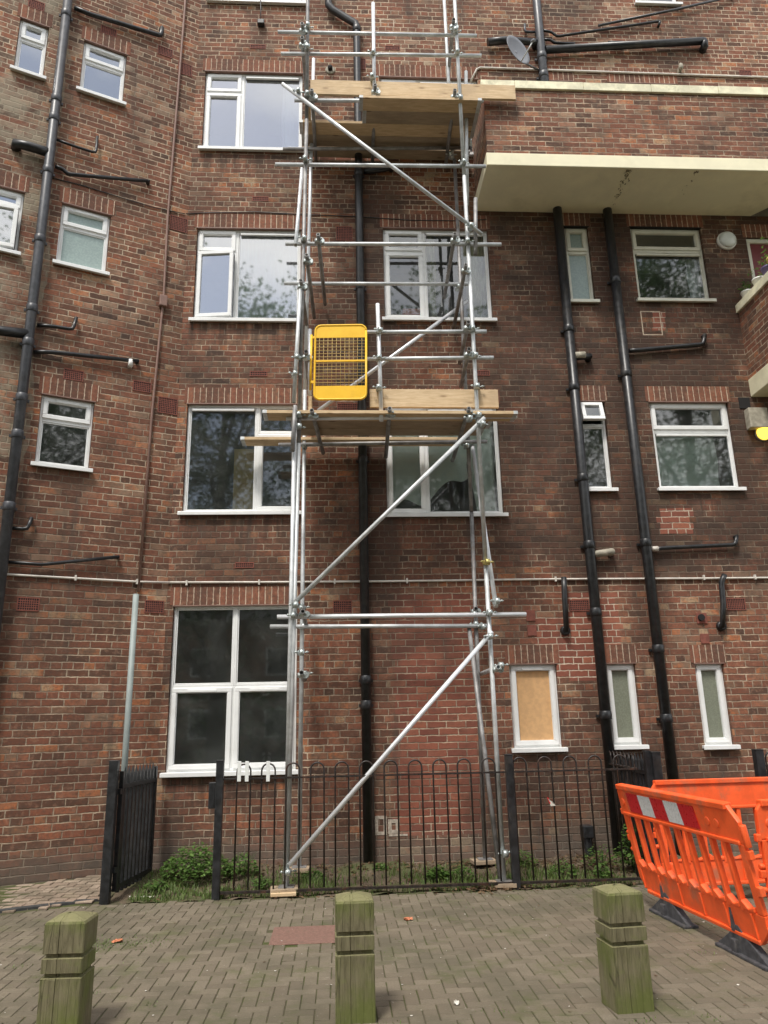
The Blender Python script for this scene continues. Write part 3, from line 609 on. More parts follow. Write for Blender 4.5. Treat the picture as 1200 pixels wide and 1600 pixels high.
# half-hidden white paint daubs low on the wall, and mortar smears round old repairs
pm = MB(); a = W(600, 1288); 
ring(pm, a.x-.10, a.x+.03, a.z-.11, a.z+.09, .035, -.004, .01); ring(pm, a.x+.045, a.x+.17, a.z-.10, a.z+.05, .04, -.0042, .01); pm.box(a.x+.05, a.x+.26, -.005, .01, a.z-.125, a.z-.105)
pm.build('paint_daub', 'paint_white', BLD)
ms = MB()
for (x0_, y0_, x1_, y1_) in ((1000, 486, 1036, 524), (594, 30, 616, 43), (1100, 58, 1108, 78), (800, 30, 825, 38), (826, 1, 830, 1)):
    a, b_ = W(x0_, y0_), W(x1_, y1_)
    if abs(a.x-b_.x) < .05: continue
    ring(ms, a.x, b_.x, b_.z, a.z, .014, -.002, .01)
ms.build('mortar_patch', 'mortar', BLD)
# ---- drainpipes
def collar(pipe, X, x, y, z, r, h=.09, mat='black_iron'):
    m = MB().lathe((x, y, z), [(r*1.02, 0), (r*1.16, .008), (r*1.16, h), (r*1.02, h+.01)], 18); m.box(x-r*1.5, x+r*1.5, y+r*.75, y+r*1.15, z+h*.3, z+h*.65)
    m.build('pipe_collar', mat, pipe, X, bevel=0)
PR = .055; PY = -.085
def vpipe(f, p_bot, p_top, r, mat, fac='m', y=PY, cols=(), label=None, name='drainpipe', z0=None, z1=None, ext=()):
    a, b_ = f(*p_bot, -y), f(*p_top, -y); x = (a.x+b_.x)/2; X = FR[fac]
    z0 = a.z if z0 is None else z0; z1 = b_.z if z1 is None else z1
    o = MB().path([(x, y, z0), (x, y, z1)]+list(ext), r, 18).build(name, mat, BLD, X, label=label)
    for c_ in cols: collar(o, X, x, y, c_, r, mat=mat)
    return o, x
bx = (W(574, 1340, .085).x+W(562, 300, .085).x)/2
o = MB().path([(bx, PY, .05), (bx, PY, 8.9), (bx, PY, 11.6), (bx-.02, PY, 11.66), (bx-.35, PY, 11.9), (bx-.42, PY, 12.0), (bx-.42, PY, TOPZ-.3)], PR, 18).build('drainpipe', 'black_iron', BLD, label='central black drainpipe behind the scaffold')
for z in (1.72, 2.0, 4.7, 7.15, 8.95, 11.5): collar(o, MAIN, bx, PY, z, PR)
pr1, x1p = vpipe(W, (948, 1160), (873, 332), .062, 'black_iron', cols=(1.55, 2.75, 3.58, 4.45, 5.7, 6.55), z0=.03, z1=8.479, label='left of the two black soil pipes under the balcony')
pr2, x2p = vpipe(W, (1045, 1190), (952, 330), .062, 'black_iron', cols=(1.5, 2.3, 3.6, 5.9, 7.3), z0=.03, z1=8.479, label='right of the two black soil pipes under the balcony')
pu, xu = vpipe(W, (850, 122), (838, 0), .062, 'grey_iron', cols=(10.75, 11.1, 12.9), z0=8.68, z1=TOPZ-.2, label='grey drainpipe above the balcony beside the satellite dish')
aL, bL = Lw(59, 400, .085), Lw(11, 800, .085); lx = (aL.x+bL.x+Lw(107, 12, .085).x)/3
pl_ = MB().path([(lx, -.085, .0), (lx, -.085, TOPZ-.2)], .057, 18).build('drainpipe', 'grey_iron', BLD, LEFT, label='tall grey drainpipe on the left wall')
for z in (3.9, 4.75, 5.2, 5.9, 6.35, 7.3, 8.3, 9.1, 9.4, 10.8, 12.0): collar(pl_, LEFT, lx, -.085, z, .057, mat='grey_iron')
def waste(f, pts, r, mat='black_iron', fac='m', out=.05, name='waste_pipe', par=None, inn=True, n=10):
    P = [f(x, y, out) for x, y in pts]; P = [Vector((p.x, -out, p.z)) for p in P]
    Q = [P[0]]
    for i in range(1, len(P)-1):
        a, b_, c_ = P[i-1], P[i], P[i+1]; d = min(.05, (a-b_).length*.4, (c_-b_).length*.4); e1 = b_+(a-b_).normalized()*d; e2 = b_+(c_-b_).normalized()*d
        Q += [e1, (e1+e2)/2*.4+b_*.6, e2]
    Q.append(P[-1])
    if inn: Q.append(P[-1]+Vector((0, out, 0)) )
    return MB().path(Q, r, n).build(name, mat, par or BLD, FR[fac])
WL = lambda pts, r=.022, **k: waste(Lw, pts, r, fac='l', **k)
WL([(116, 12), (140, 22), (252, 56), (253, 44)], .032); WL([(88, 218), (115, 228), (150, 239), (152, 214)], .018); WL([(86, 260), (98, 264), (106, 272), (232, 283)], .026)
WL([(58, 508), (85, 510), (114, 515), (119, 497)], .022); WL([(52, 550), (80, 550), (215, 564)], .026); WL([(16, 825), (43, 827), (49, 810)], .022); WL([(10, 878), (66, 882), (185, 870)], .020)
WL([(75, 238), (50, 230), (25, 224)], .06, out=.085); WL([(44, 522), (-40, 512)], .06, out=.085)
WL([(204, 562), (204, 570)], .03, mat='pot_white', name='pipe_tape', out=.05)
waste(W, [(983, 548), (1000, 547), (1099, 538), (1101, 524)], .030); waste(W, [(1022, 858), (1040, 856), (1149, 851), (1151, 838)], .026)
waste(W, [(890, 558), (921, 557)], .045, out=.08); waste(W, [(922, 867), (956, 862)], .045, out=.08, mat='grey_box')
waste(W, [(898, 556), (914, 555)], .05, out=.09, mat='grey_box', name='pipe_tape', inn=False); waste(W, [(1016, 858), (1028, 857)], .032, mat='conduit', name='pipe_tape', inn=False)
waste(W, [(881, 902), (882, 930), (885, 984)], .034, out=.07); waste(W, [(1132, 898), (1127, 910), (1130, 940), (1129, 978)], .034, out=.07)
for x, y in ((884, 985), (1128, 978)):
    p = W(x, y, .03); MB().lathe((p.x, -.001, p.z), [(.062, 0), (.058, .035), (.045, .05)], 18, (0, -1, 0)).build('pipe_flange', 'black_iron', BLD)
p = W(1095, 965, .01); MB().lathe((p.x, -.01, p.z), [(.04, 0), (.04, .03)], 14, (0, -1, 0)).build('vent_pipe', 'dark', BLD)
waste(W, [(762, 66), (790, 63), (838, 66)], .058, out=.085); waste(W, [(852, 78), (1100, 64), (1101, 72)], .058, out=.085)
waste(W, [(846, 47), (862, 50), (870, 57), (1031, 33), (1030, 38)], .02); waste(W, [(848, 62), (860, 62), (866, 67), (897, 68)], .022); waste(W, [(935, 40), (1060, 14), (1145, -6)], .02, mat='grey_iron'); waste(W, [(950, 66), (972, 66)], .02, inn=False)
waste(W, [(820, 38), (820, 50), (838, 50)], .02, mat='grey_iron'); waste(W, [(568, 268), (592, 266), (612, 262)], .035, out=.06); 
# thin brown conduit with its junction box on the left wall
cu = (Lw(290, 0, .02).x+Lw(256, 460, .02).x+Lw(216, 925, .02).x)/3
P = [Lw(x, y, .02) for x, y in ((291, -60), (289, 10), (262, 340), (256, 460), (238, 640), (216, 925))]
bc = MB().path([(p.x, -.02, p.z) for p in P], .016, 8).build('conduit', 'conduit_brown', BLD, LEFT, label='thin brown conduit running down near the inner corner')
p = Lw(255, 470, .03); MB().box(p.x-.05, p.x+.05, -.07, 0, p.z-.09, p.z+.07).build('junction_box', 'conduit_brown', bc, LEFT, bevel=.012)
# pale conduit across both walls
z_c = 3.22; c_ = MB().path([(CX+.03, -.02, z_c+.01), (-1.0, -.02, z_c), (.5, -.021, z_c-.005), (2.5, -.02, z_c), (4.5, -.02, z_c-.01), (9, -.02, z_c-.01)], .013, 8).build('conduit', 'conduit', BLD, label='pale conduit running along the wall above the ground floor')
a_, b_ = Lw(0, 897, .02), Lw(214, 909, .02); c2 = MB().path([(-3.0, -.02, a_.z+.02), (a_.x, -.02, a_.z), (b_.x, -.02, b_.z), (.02, -.02, z_c+.01)], .013, 8).build('conduit', 'conduit', BLD, LEFT)
for x in (292, 405, 523, 636, 760, 868, 920, 1010, 1100, 1180): q = W(x, 906, .02); MB().box(q.x-.01, q.x+.01, -.038, 0, z_c-.03, z_c+.03).build('conduit_clip', 'conduit', c_)
for x, y in ((118, 903), (214, 909)): q = Lw(x, y, .02); MB().box(q.x-.01, q.x+.01, -.038, 0, q.z-.03, q.z+.03).build('conduit_clip', 'conduit', c2, LEFT)
z_w = W(900, 112).z; cw = MB().path([(W(735, 125).x, -.012, z_w-.25), (W(745, 116).x, -.02, z_w-.03), (W(750, 111).x, -.02, z_w), (6.0, -.02, z_w-.02), (9, -.02, z_w-.03)], .016, 8).build('conduit', 'conduit', BLD, label='pale conduit on the wall above the upper balcony')
# sagging black cable above the second floor windows and short cable at the top window
P = [W(x, y, .01) for x, y in ((290, 334), (330, 332), (400, 331), (470, 335), (552, 338), (640, 344), (720, 345), (760, 343))]
MB().path([(p.x, -.01, p.z) for p in P], .006, 6).build('cable', 'black_iron', BLD)
P = [Lw(x, y, .01) for x, y in ((82, 278), (130, 290), (200, 312), (240, 324), (289, 334))]; MB().path([(p.x, -.01, p.z) for p in P], .006, 6).build('cable', 'black_iron', BLD, LEFT)
P = [W(x, y, .03) for x, y in ((407, -10), (408, 20), (408, 36))]; cc = MB().path([(p.x, -.07, p.z) for p in P], .008, 6).build('cable', 'black_iron', BLD)
MB().box(P[2].x-.05, P[2].x+.05, -.08, 0, P[2].z-.05, P[2].z+.03).build('cable_clip', 'black_iron', cc, bevel=.01)
p = W(516, 110); MB().lathe((p.x, -.001, p.z), [(.075, 0), (.07, .012), (.06, .02)], 18, (0, -1, 0)).build('flue_ring', 'grey_box', BLD); MB().lathe((p.x, -.02, p.z), [(.035, 0), (.035, .05), (.01, .06)], 12, (0, -1, 0)).build('flue_outlet', 'dark', BLD)
# rendered, stained band at the far left of the side wall
rb = MB(); q0 = lx-.10; rr = random.Random(3)
def patch_poly(m, pts): m.add([(p[0], -.0045, p[1]) for p in pts], [tuple(range(len(pts)))])
zs = [3.4+i*.22 for i in range(27)]; edge = [(q0+rr.uniform(-.12, .05) if z < 6.2 else q0-.02-max(0, (z-7.4)*.2)+rr.uniform(-.14, .02), z) for z in zs]
patch_poly(rb, [(-4.6, 3.4)]+edge+[(-4.6, zs[-1])]); 
#rb only below the big branch pipe
rb = MB(); edge = [(q0+rr.uniform(-.05, .03), 3.4+i*.2) for i in range(15)]; patch_poly(rb, [(-4.6, 3.4)]+edge+[(-4.6, 6.2)])
# ------------------------------------------------------------------ ground
g = MB(); g.box(-90, 90, -90, 60, -.5, -.006); o = struct(g.build('ground', 'joint'))
def pave(x0, x1, y0, y1, L=.2, w=.086, gap=.006, zf=lambda x, y: 0, inside=lambda x, y: True, seed=1):
    m = MB(); rr = random.Random(seed); h = .0
    def blk(ax, ay, bx, by):
        cx, cy = (ax+bx)/2, (ay+by)/2
        if not (x0 < cx < x1 and y0 < cy < y1 and inside(cx, cy)): return
        m.t = rr.random(); z = zf(cx, cy)+rr.uniform(-.0016, .0016); e = gap/2; c = .0035
        tx, ty = rr.uniform(-.012, .012), rr.uniform(-.012, .012); ja = rr.uniform(-.0012, .0012)
        Z = lambda x, y, d: z+(x-cx)*tx+(y-cy)*ty-d
        o_ = [(ax+e+ja, ay+e), (bx-e+ja, ay+e), (bx-e+ja, by-e), (ax+e+ja, by-e)]; i_ = [(ax+e+c+ja, ay+e+c), (bx-e-c+ja, ay+e+c), (bx-e-c+ja, by-e-c), (ax+e+c+ja, by-e-c)]
        vs = [(x, y, Z(x, y, .016)) for x, y in o_]+[(x, y, Z(x, y, .004)) for x, y in o_]+[(x, y, Z(x, y, 0)) for x, y in i_]
        m.add(vs, [(8, 9, 10, 11)]+[(4+i, 4+(i+1) % 4, 8+(i+1) % 4, 8+i) for i in range(4)]+[(i, (i+1) % 4, 4+(i+1) % 4, 4+i) for i in range(4)])
    n = int(max(x1-x0, y1-y0)/w)+8
    for j in range(-4, n*2):
        for i in range(-4, n*2):
            # herringbone: cell (i, j) of size w; pattern repeats every 4 along the diagonal
            k = (i-j) % 4
            ax, ay = x0-.4+i*w, y0-.4+j*w
            if ax > x1+.3 or ay > y1+.3: continue
            if k == 0: blk(ax, ay, ax+2*w, ay+w)
            elif k == 2: blk(ax, ay-w, ax+w, ay+w)
    return m
FY = -1.14
bl_skip = lambda x, y: not (-.53 < x < .0 and -2.82 < y < -2.27)
pv = pave(-6.2, 8.2, -8.4, FY-.05, inside=bl_skip); struct(pv.build('pavement', 'paver', fixn=False))
t = MB(); t.box(-.535, .02, -2.80, -2.29, -.005, .004); struct(t.build('path', 'tarmac', bevel=.01))
# beige paving between side wall and the kerb on the left
A0 = LEFT @ Vector((-5.0, 0, 0)); nL = LEFT.to_3x3() @ Vector((0, -1, 0))
def lz(x, y): return .02+max(0, min(1, (y+1.25)/1.3))*.10
def in_left(x, y):
    p = LEFT.inverted() @ Vector((x, y, 0)); ky = -1.2+(x+2.27)*.42
    return p.y < -.02 and y > ky+.07 and x < -2.28
struct(pave(-6.2, -2.2, -3.2, .1, zf=lz, inside=in_left, seed=4).build('path', 'paver_beige', fixn=False))
lb = MB(); lb.add([(-6.4, -3.0, .0), (-2.2, -1.15, .0), (-2.2, .1, .085), (-6.4, -1.9, .085), (-6.4, -3, -.1), (-2.2, -1.15, -.1)], [(0, 1, 2, 3), (0, 4, 5, 1)]); struct(lb.build('ground', 'joint', fixn=False))
kb = MB(); P0, P1 = G(165, 1407), G(-60, 1434); d = (P1-P0).normalized(); nrm = Vector((-d.y, d.x, 0))
for i in range(9):
    a = P0+d*(i*.5); b_ = a+d*.49; kb.add([a+nrm*.035+Vector((0,0,-.02)), b_+nrm*.035+Vector((0,0,-.02)), b_-nrm*.035+Vector((0,0,-.02)), a-nrm*.035+Vector((0,0,-.02)), a+nrm*.035+Vector((0,0,.03)), b_+nrm*.035+Vector((0,0,.03)), b_-nrm*.035+Vector((0,0,.03)), a-nrm*.035+Vector((0,0,.03))], [(0,3,2,1),(4,5,6,7),(0,1,5,4),(1,2,6,5),(2,3,7,6),(3,0,4,7)])
struct(kb.build('kerb', 'kerb', bevel=.006))
# planting bed behind the railings
def bedz(x, y):
    t_ = max(0, min(1, (y-FY)/1.0)); return -.004+t_*.085+.018*math.sin(x*5.1+y*3)*t_+.012*math.sin(x*13.7+y*9.1)
nx, ny = 150, 26; bx0, bx1 = -2.25, 8.0; b = MB(); b.smooth = True; rr = random.Random(5); vs = []
for j in range(ny+1):
    for i in range(nx+1):
        x, y = bx0+(bx1-bx0)*i/nx, FY-.055+(.0-FY+.055)*j/ny; vs.append((x, y, bedz(x, y)+rr.uniform(-.008, .010)))
b.add(vs, [(j*(nx+1)+i, j*(nx+1)+i+1, (j+1)*(nx+1)+i+1, (j+1)*(nx+1)+i) for j in range(ny) for i in range(nx)]); struct(b.build('garden_bed', 'soil', fixn=False))
def blade_mesh(spots, hmin, hmax, seed=2, wid=.004):
    m = MB(); rr = random.Random(seed)
    for (x, y, z) in spots:
        m.t = rr.random(); h = rr.uniform(hmin, hmax); a = rr.uniform(0, 6.28); l = rr.uniform(.1, .8)*h; dx, dy = math.cos(a)*l, math.sin(a)*l; px_, py_ = -math.sin(a)*wid, math.cos(a)*wid
        m.add([(x-px_, y-py_, z), (x+px_, y+py_, z), (x+dx*.4+px_*.8, y+dy*.4+py_*.8, z+h*.6), (x+dx*.4-px_*.8, y+dy*.4-py_*.8, z+h*.6), (x+dx, y+dy, z+h)], [(0, 1, 2, 3), (3, 2, 4)])
    return m
sp = []; rr = random.Random(9)
dens = [(-1.75, -.75, .35, .4, 900), (-1.3, -1.0, .5, .12, 500), (-.35, -.85, .28, .25, 700), (-.75, -.7, .3, .3, 250), (.95, -.75, .35, .3, 650), (1.45, -.9, .3, .2, 400), (2.05, -.8, .35, .3, 900), (2.6, -.95, .25, .2, 350), (.3, -.6, .6, .4, 200), (0, -1.1, 2.2, .05, 500), (3, -1.0, 1.2, .2, 400), (-1.9, -1.15, .3, .05, 150)]
for cx, cy, sx, sy, n in dens:
    for _ in range(n):
        x, y = rr.gauss(cx, sx*.7), rr.gauss(cy, sy*.7)
        if FY-.04 < y < -.02 and x > -2.0: sp.append((x, y, bedz(x, y)-.005))
g = blade_mesh(sp, .02, .085); struct(g.build('grass', 'grass', fixn=False), 'stuff')
sp = []
for cx, cy in ((-1.55, -3.75), (-1.1, -4.0), (.25, -4.45), (2.0, -4.55), (.62, -4.5), (-1.75, -2.55), (.9, -4.3), (1.6, -4.55), (-.0, -4.45), (2.5, -3.4), (-2.2, -3.1)):
    for _ in range(28): sp.append((rr.gauss(cx, .045), rr.gauss(cy, .03), -.01))
for _ in range(260):
    x = rr.uniform(-3, 4.5); sp.append((x, rr.uniform(FY-.18, FY-.05), -.01))
for _ in range(900):
    sp.append((rr.gauss(-1.72, .22), rr.gauss(-2.62, .10), -.012))
for _ in range(700):
    k_ = rr.random(); sp.append((rr.uniform(-3, 4), -1.2-rr.expovariate(1.1), -.012))
g = blade_mesh(sp, .010, .026, 6, .003); struct(g.build('grass', 'grass', fixn=False), 'stuff')
dl = MB(); rr = random.Random(12)
for _ in range(1500):
    c_ = rr.random()
    if c_ < .45: x, y = rr.uniform(-1.9, 3.3), rr.gauss(-.22, .14)
    elif c_ < .6: x, y = rr.gauss(2.75, .3), rr.gauss(-.5, .2)
    elif c_ < .72: x, y = rr.gauss(1.5, .15), rr.gauss(-1.12, .07)
    else: x, y = rr.uniform(-1.9, 4), rr.uniform(FY-.2, -.05)
    if y > -.03: continue
    z = (bedz(x, y) if y > FY-.05 else 0)+rr.uniform(.003, .03); dl.t = rr.random(); s_ = rr.uniform(.012, .032); a = rr.uniform(0, 6.28); tl_ = rr.uniform(-.6, .6)
    u = Vector((math.cos(a), math.sin(a), tl_*.7))*s_; v_ = Vector((-math.sin(a), math.cos(a), rr.uniform(-.5, .5)))*s_*.55; p = Vector((x, y, z))
    dl.add([p-u, p-v_, p+u*.9+Vector((0, 0, .005)), p+v_], [(0, 1, 2, 3)])
for _ in range(70):                         # a few leaves blown on to the paving
    x, y = rr.uniform(-2.5, 3), rr.uniform(-4.6, FY-.2); dl.t = rr.random(); s_ = rr.uniform(.006, .014); a = rr.uniform(0, 6.28); u = Vector((math.cos(a), math.sin(a), .2))*s_; v_ = Vector((-math.sin(a), math.cos(a), -.1))*s_*.5; p = Vector((x, y, .006)); dl.add([p-u, p-v_, p+u, p+v_], [(0, 1, 2, 3)])
struct(dl.build('fallen_leaves', 'dead', fixn=False), 'stuff')
lt = MB(); rr = random.Random(14)
for _ in range(120):
    x, y = rr.uniform(-2.6, 3.0), rr.uniform(-4.8, FY-.1); s_ = rr.choice((.003, .004, .006, .010)); lt.add([(x+s_*math.cos(a_)*rr.uniform(.5, 1), y+s_*math.sin(a_)*rr.uniform(.5, 1), .003+rr.uniform(0, .003)) for a_ in (0, 1.2, 2.5, 3.8, 5)], [(0, 1, 2, 3, 4)])
struct(lt.build('litter', 'litter', fixn=False), 'stuff')
def crumple(x, y, w, d, mat, name, label, cat, z=0, h=.02, seed=1):
    m = MB(); rr = random.Random(seed); n = 5; vs = []
    for j in range(n+1):
        for i in range(n+1): vs.append((x+w*(i/n-.5)+rr.uniform(-.1, .1)*w, y+d*(j/n-.5)+rr.uniform(-.1, .1)*d, z+.004+rr.random()*h))
    m.add(vs, [(j*(n+1)+i, j*(n+1)+i+1, (j+1)*(n+1)+i+1, (j+1)*(n+1)+i) for j in range(n) for i in range(n)])
    return tag(m.build(name, mat, org=(x, y, z), fixn=False), label, cat)
p = G(222, 1404); crumple(p.x, p.y, .22, .05, 'litter', 'paper_scrap', 'crumpled white paper scrap on the ground in the open gateway', 'litter')
p = G(183, 1473); crumple(p.x, p.y, .07, .05, 'dead_orange', 'wrapper', 'small orange wrapper on the moss patch near the left bollard', 'litter', seed=3)
p = G(637, 1438); crumple(p.x, p.y, .07, .05, 'dead_orange', 'wrapper', 'small orange scrap on the paving right of the middle bollard', 'litter', seed=5)
p = G(888, 1327, .08); crumple(p.x, p.y, .07, .06, 'litter', 'paper_scrap', 'small crumpled white paper behind the right section of railing', 'litter', z=.06, h=.06, seed=6)
p = G(714, 1570); crumple(p.x, p.y, .03, .03, 'litter', 'paper_scrap', 'tiny white scrap on the paving at the bottom edge', 'litter', seed=7)
# ---- leafy weeds
def weed(name, x, y, z, rad, h, n, label, seed, ls=.03, stems=7):
    root = thing(name, label, 'weed', (x, y, z)); rr = random.Random(seed); lf = MB(); stm = MB()
    for k in range(stems):
        a = rr.uniform(0, 6.28); q = rad*rr.uniform(.2, .8); stm.path([(x, y, z), (x+math.cos(a)*q*.5, y+math.sin(a)*q*.5, z+h*.5), (x+math.cos(a)*q, y+math.sin(a)*q, z+h*rr.uniform(.7, .95))], [.004, .003, .0015], 5)
    for _ in range(n):
        a = rr.uniform(0, 6.28); q = rad*math.sqrt(rr.random()); zz = z+h*(.12+rr.random()**.7*(1-.75*(q/rad)**2)*.9); p = Vector((x+math.cos(a)*q, y+math.sin(a)*q, zz)); s_ = ls*rr.uniform(.5, 1.2)
        lf.t = min(1, max(0, rr.gauss(.5, .28))); b_ = rr.uniform(0, 6.28); u = Vector((math.cos(b_), math.sin(b_), rr.uniform(-.5, .5)))*s_; v_ = Vector((-math.sin(b_), math.cos(b_), rr.uniform(-.4, .4)))*s_*.6
        lf.add([p-u, p-v_*.9-u*.2+Vector((0, 0, .004)), p+u*.5-v_*.6, p+u, p+u*.5+v_*.6, p+v_*.9-u*.2+Vector((0, 0, .004))], [(0, 1, 2, 3, 4, 5)])
    lf.build('foliage', 'leaf', root, fixn=False); stm.build('stem', 'leaf', root); return root
p = G(318, 1345, .05); weed('weed_bush', -1.50, -.42, .04, .36, .36, 1300, 'bushy green weed against the wall between the open gate and the railing', 1, .028)
weed('weed_bush', -1.02, -.40, .04, .18, .26, 380, 'smaller green weed behind the first bars of the railing', 11, .024)
weed('weed_plant', 3.0, -.75, .04, .14, .50, 260, 'tall leafy weed at the right corner of the railings', 2, .03)
weed('weed_plant', 1.95, -.35, .05, .16, .18, 200, 'low green weed at the wall foot just right of the scaffold', 3, .022)
weed('dandelion_plant', .98, -.75, .04, .12, .12, 120, 'low dandelion rosette behind the middle of the railing', 4, .04, 4)
weed('weed_plant', 2.75, -.55, .05, .22, .24, 180, 'straggly green weed under the black pipe stub behind the railing', 8, .024)
for k, (x, y, r_, h_, lab) in enumerate(((-.28, -.62, .11, .12, 'low green weed just right of the front left scaffold foot'), (.42, -.35, .10, .10, 'small weed at the wall foot right of the central drainpipe'), (1.22, -.78, .12, .12, 'low green weed between the dandelion and the right scaffold feet'),
        (2.25, -.80, .14, .15, 'bright low weed behind the short railing panel'), (2.62, -.92, .10, .12, 'small weed close behind the railing below the pipe stub'), (-.78, -.85, .10, .10, 'small weed left of the front left scaffold foot'), (-1.80, -.85, .12, .10, 'low weed at the foot of the open left gate'))):
    weed('weed_plant', x, y, .04, r_, h_, 110, lab, 50+k, .024, 4)
# dry stalks
ds = MB(); rr = random.Random(31)
for _ in range(60):
    x, y = rr.gauss(2.6, .3), rr.gauss(-.5, .18); a = rr.uniform(0, 6.28); l = rr.uniform(.1, .35); ds.path([(x, y, .05), (x+math.cos(a)*l, y+math.sin(a)*l*.5, .06+l*rr.uniform(.1, .9))], .0022, 4)
struct(ds.build('dry_stalks', 'dead', fixn=False), 'stuff')
# ------------------------------------------------------------------ railings
FT = 1.20
def gpost(root, x, y, h=1.23, w=.035, name='post'):
    m = MB().box(x-w, x+w, y-w, y+w, -.05, h); m.box(x-w-.003, x+w+.003, y-w-.003, y+w+.003, h-.004, h+.006); return m.build(name, 'black_iron', root, bevel=.004)
def hoop(root, ax, ay, bx, by, top, r=.0085):
    c = (Vector((ax, ay, 0))+Vector((bx, by, 0)))/2; hw = (Vector((bx, by, 0))-Vector((ax, ay, 0)))/2; R_ = hw.length; pts = [(ax, ay, .07)]
    for i in range(11):
        a = math.pi*i/10; q = c-hw*math.cos(a); pts.append((q.x, q.y, top-R_+R_*math.sin(a)))
    pts.append((bx, by, .07)); return MB().path(pts, r, 8).build('hoop', 'fence_iron', root)
def railing(x0, y0, x1, y1, label, hoops, posts=(), hw=.066, rails=True):
    root = thing('bow_top_railing', label, 'railing', (x0, y0, 0), 0, 'bow top railings')
    d = (Vector((x1, y1, 0))-Vector((x0, y0, 0))); L_ = d.length; d.normalize(); nn = Vector((-d.y, d.x, 0))
    for zz, hh, tt in ((1.065, .008, .02), (.05, .010, .022)):
        mt = Matrix.Translation((x0, y0, zz)) @ Matrix.Rotation(math.atan2(d.y, d.x), 4, 'Z'); MB().box(0, L_, -tt, tt, -hh, hh, mt).build('rail', 'fence_iron', root)
    for s in hoops:
        a, b_ = Vector((x0, y0, 0))+d*(s-hw), Vector((x0, y0, 0))+d*(s+hw); hoop(root, a.x, a.y, b_.x, b_.y, FT)
    for (x, y, h, w) in posts: gpost(root, x, y, h, w)
    return root
fx = lambda px_: W(px_, 1290, -FY).x
xs0, xs1 = fx(341), fx(801)
hs = [fx(379+38.9*k) for k in range(11)]
fr1 = railing(xs0, FY, xs1, FY, 'long bow top railing panel in front of the scaffold feet', [h-xs0 for h in hs], [(xs0, FY, 1.24, .036), (xs1, FY, 1.23, .036)])
lk = MB().box(xs0-.10, xs0-.036, FY-.03, FY+.03, .80, 1.04); lk.build('lock_box', 'black_iron', fr1, bevel=.006)
XR = 2.98
hs2 = [fx(q) for q in (818, 858, 898, 938, 978)]
xr0 = xs1+.036
fr2 = railing(xr0, FY, XR, FY, 'short bow top railing panel right of the scaffold up to the corner', [h-xr0 for h in hs2 if h-xr0 > .06 and h < XR-.05])
fr3 = railing(XR, FY, 3.08, -.03, 'bow top railing running back from the corner to the wall', [.10+.152*k for k in range(7)], [])
gpost(fr3, 3.12, FY+.02, 1.23, .03)
# spear top gates standing open
def gate(x0, y0, x1, y1, label, post, hinge_y=None):
    root = thing('spear_top_gate', label, 'gate', (x0, y0, 0), 0, 'black spear top gates standing open')
    d = Vector((x1-x0, y1-y0, 0)); L_ = d.length; mt = Matrix.Translation((x0, y0, 0)) @ Matrix.Rotation(math.atan2(d.y, d.x), 4, 'Z')
    MB().box(0, .045, -.022, .022, .08, 1.16, mt).build('stile', 'black_iron', root, bevel=.003); MB().box(L_-.045, L_, -.022, .022, .08, 1.16, mt).build('stile', 'black_iron', root, bevel=.003)
    f = MB()
    for zz in (.10, 1.0): f.box(.0455, L_-.0455, -.018, .018, zz, zz+.04, mt)
    f.build('rail', 'black_iron', root)
    n = 9
    for i in range(n):
        s = .045+(L_-.09)*(i+.5)/n; m = MB().box(s-.016, s+.016, -.0125, .0125, .06, 1.13, mt); q = [mt @ Vector((s+a, b_, z)) for a, b_, z in ((-.016, -.0125, 1.13), (.016, -.0125, 1.13), (.016, .0125, 1.13), (-.016, .0125, 1.13), (0, 0, 1.21))]
        m.add(q, [(0, 1, 4), (1, 2, 4), (2, 3, 4), (3, 0, 4)]); m.build('paling', 'black_iron', root)
    for zz in (.25, .95): MB().box(-.045, 0, -.02, .02, zz, zz+.05, mt).build('hinge', 'black_iron', root)
    gpost(root, *post)
    return root
gate(-2.14, FY+.05, -2.02, -.16, 'black spear top gate standing open at the left end of the railings', (-2.195, FY-.02, 1.26, .042))
gx = W(1030, 1250, -FY).x
gate(gx-.05, FY+.06, gx-.02, -.14, 'black spear top gate standing open behind the orange barriers', (gx, FY-.02, 1.22, .042))
g2 = W(1186, 1190, -FY).x
fr4 = railing(g2, FY, 7.6, FY, 'bow top railing behind the orange barriers at the right edge', [.14+.263*k for k in range(12)], [(g2, FY, 1.22, .042)])
# plastic tags tied on the first hoops, tape on the railing
for k, px_ in enumerate((374, 386, 419)):
    q = W(px_, 1206, -FY+.01); m = MB().box(q.x-.018, q.x+.018, FY-.022, FY-.014, q.z-.09, q.z+.10); m.build
    tag(m.build('plastic_tag', 'tag_white', bevel=.003, org=(q.x, FY-.018, q.z-.09)), ('leftmost white plastic tag hanging on the first railing hoop', 'white plastic tag on the right bar of the first railing hoop', 'white plastic tag hanging alone on the second railing hoop')[k], 'tag', 'white plastic tags on the railing')
q = W(860, 1252, -FY+.01); m = MB().add([(q.x-.03, FY-.02, q.z+.03), (q.x+.02, FY-.035, q.z-.005), (q.x+.045, FY-.03, q.z-.04), (q.x-.0, FY-.015, q.z-.045)], [(0, 1, 2, 3)]); m.cur = 1
m.add([(q.x-.035, FY-.021, q.z+.04), (q.x-.02, FY-.022, q.z+.035), (q.x+.0, FY-.02, q.z-.02), (q.x-.012, FY-.02, q.z-.02)], [(0, 1, 2, 3)]); tag(m.build('tape_scrap', ['litter', 'red'], fixn=False, org=(q.x, FY-.02, q.z)), 'scrap of red and white tape snagged on the railing right of the scaffold', 'litter')
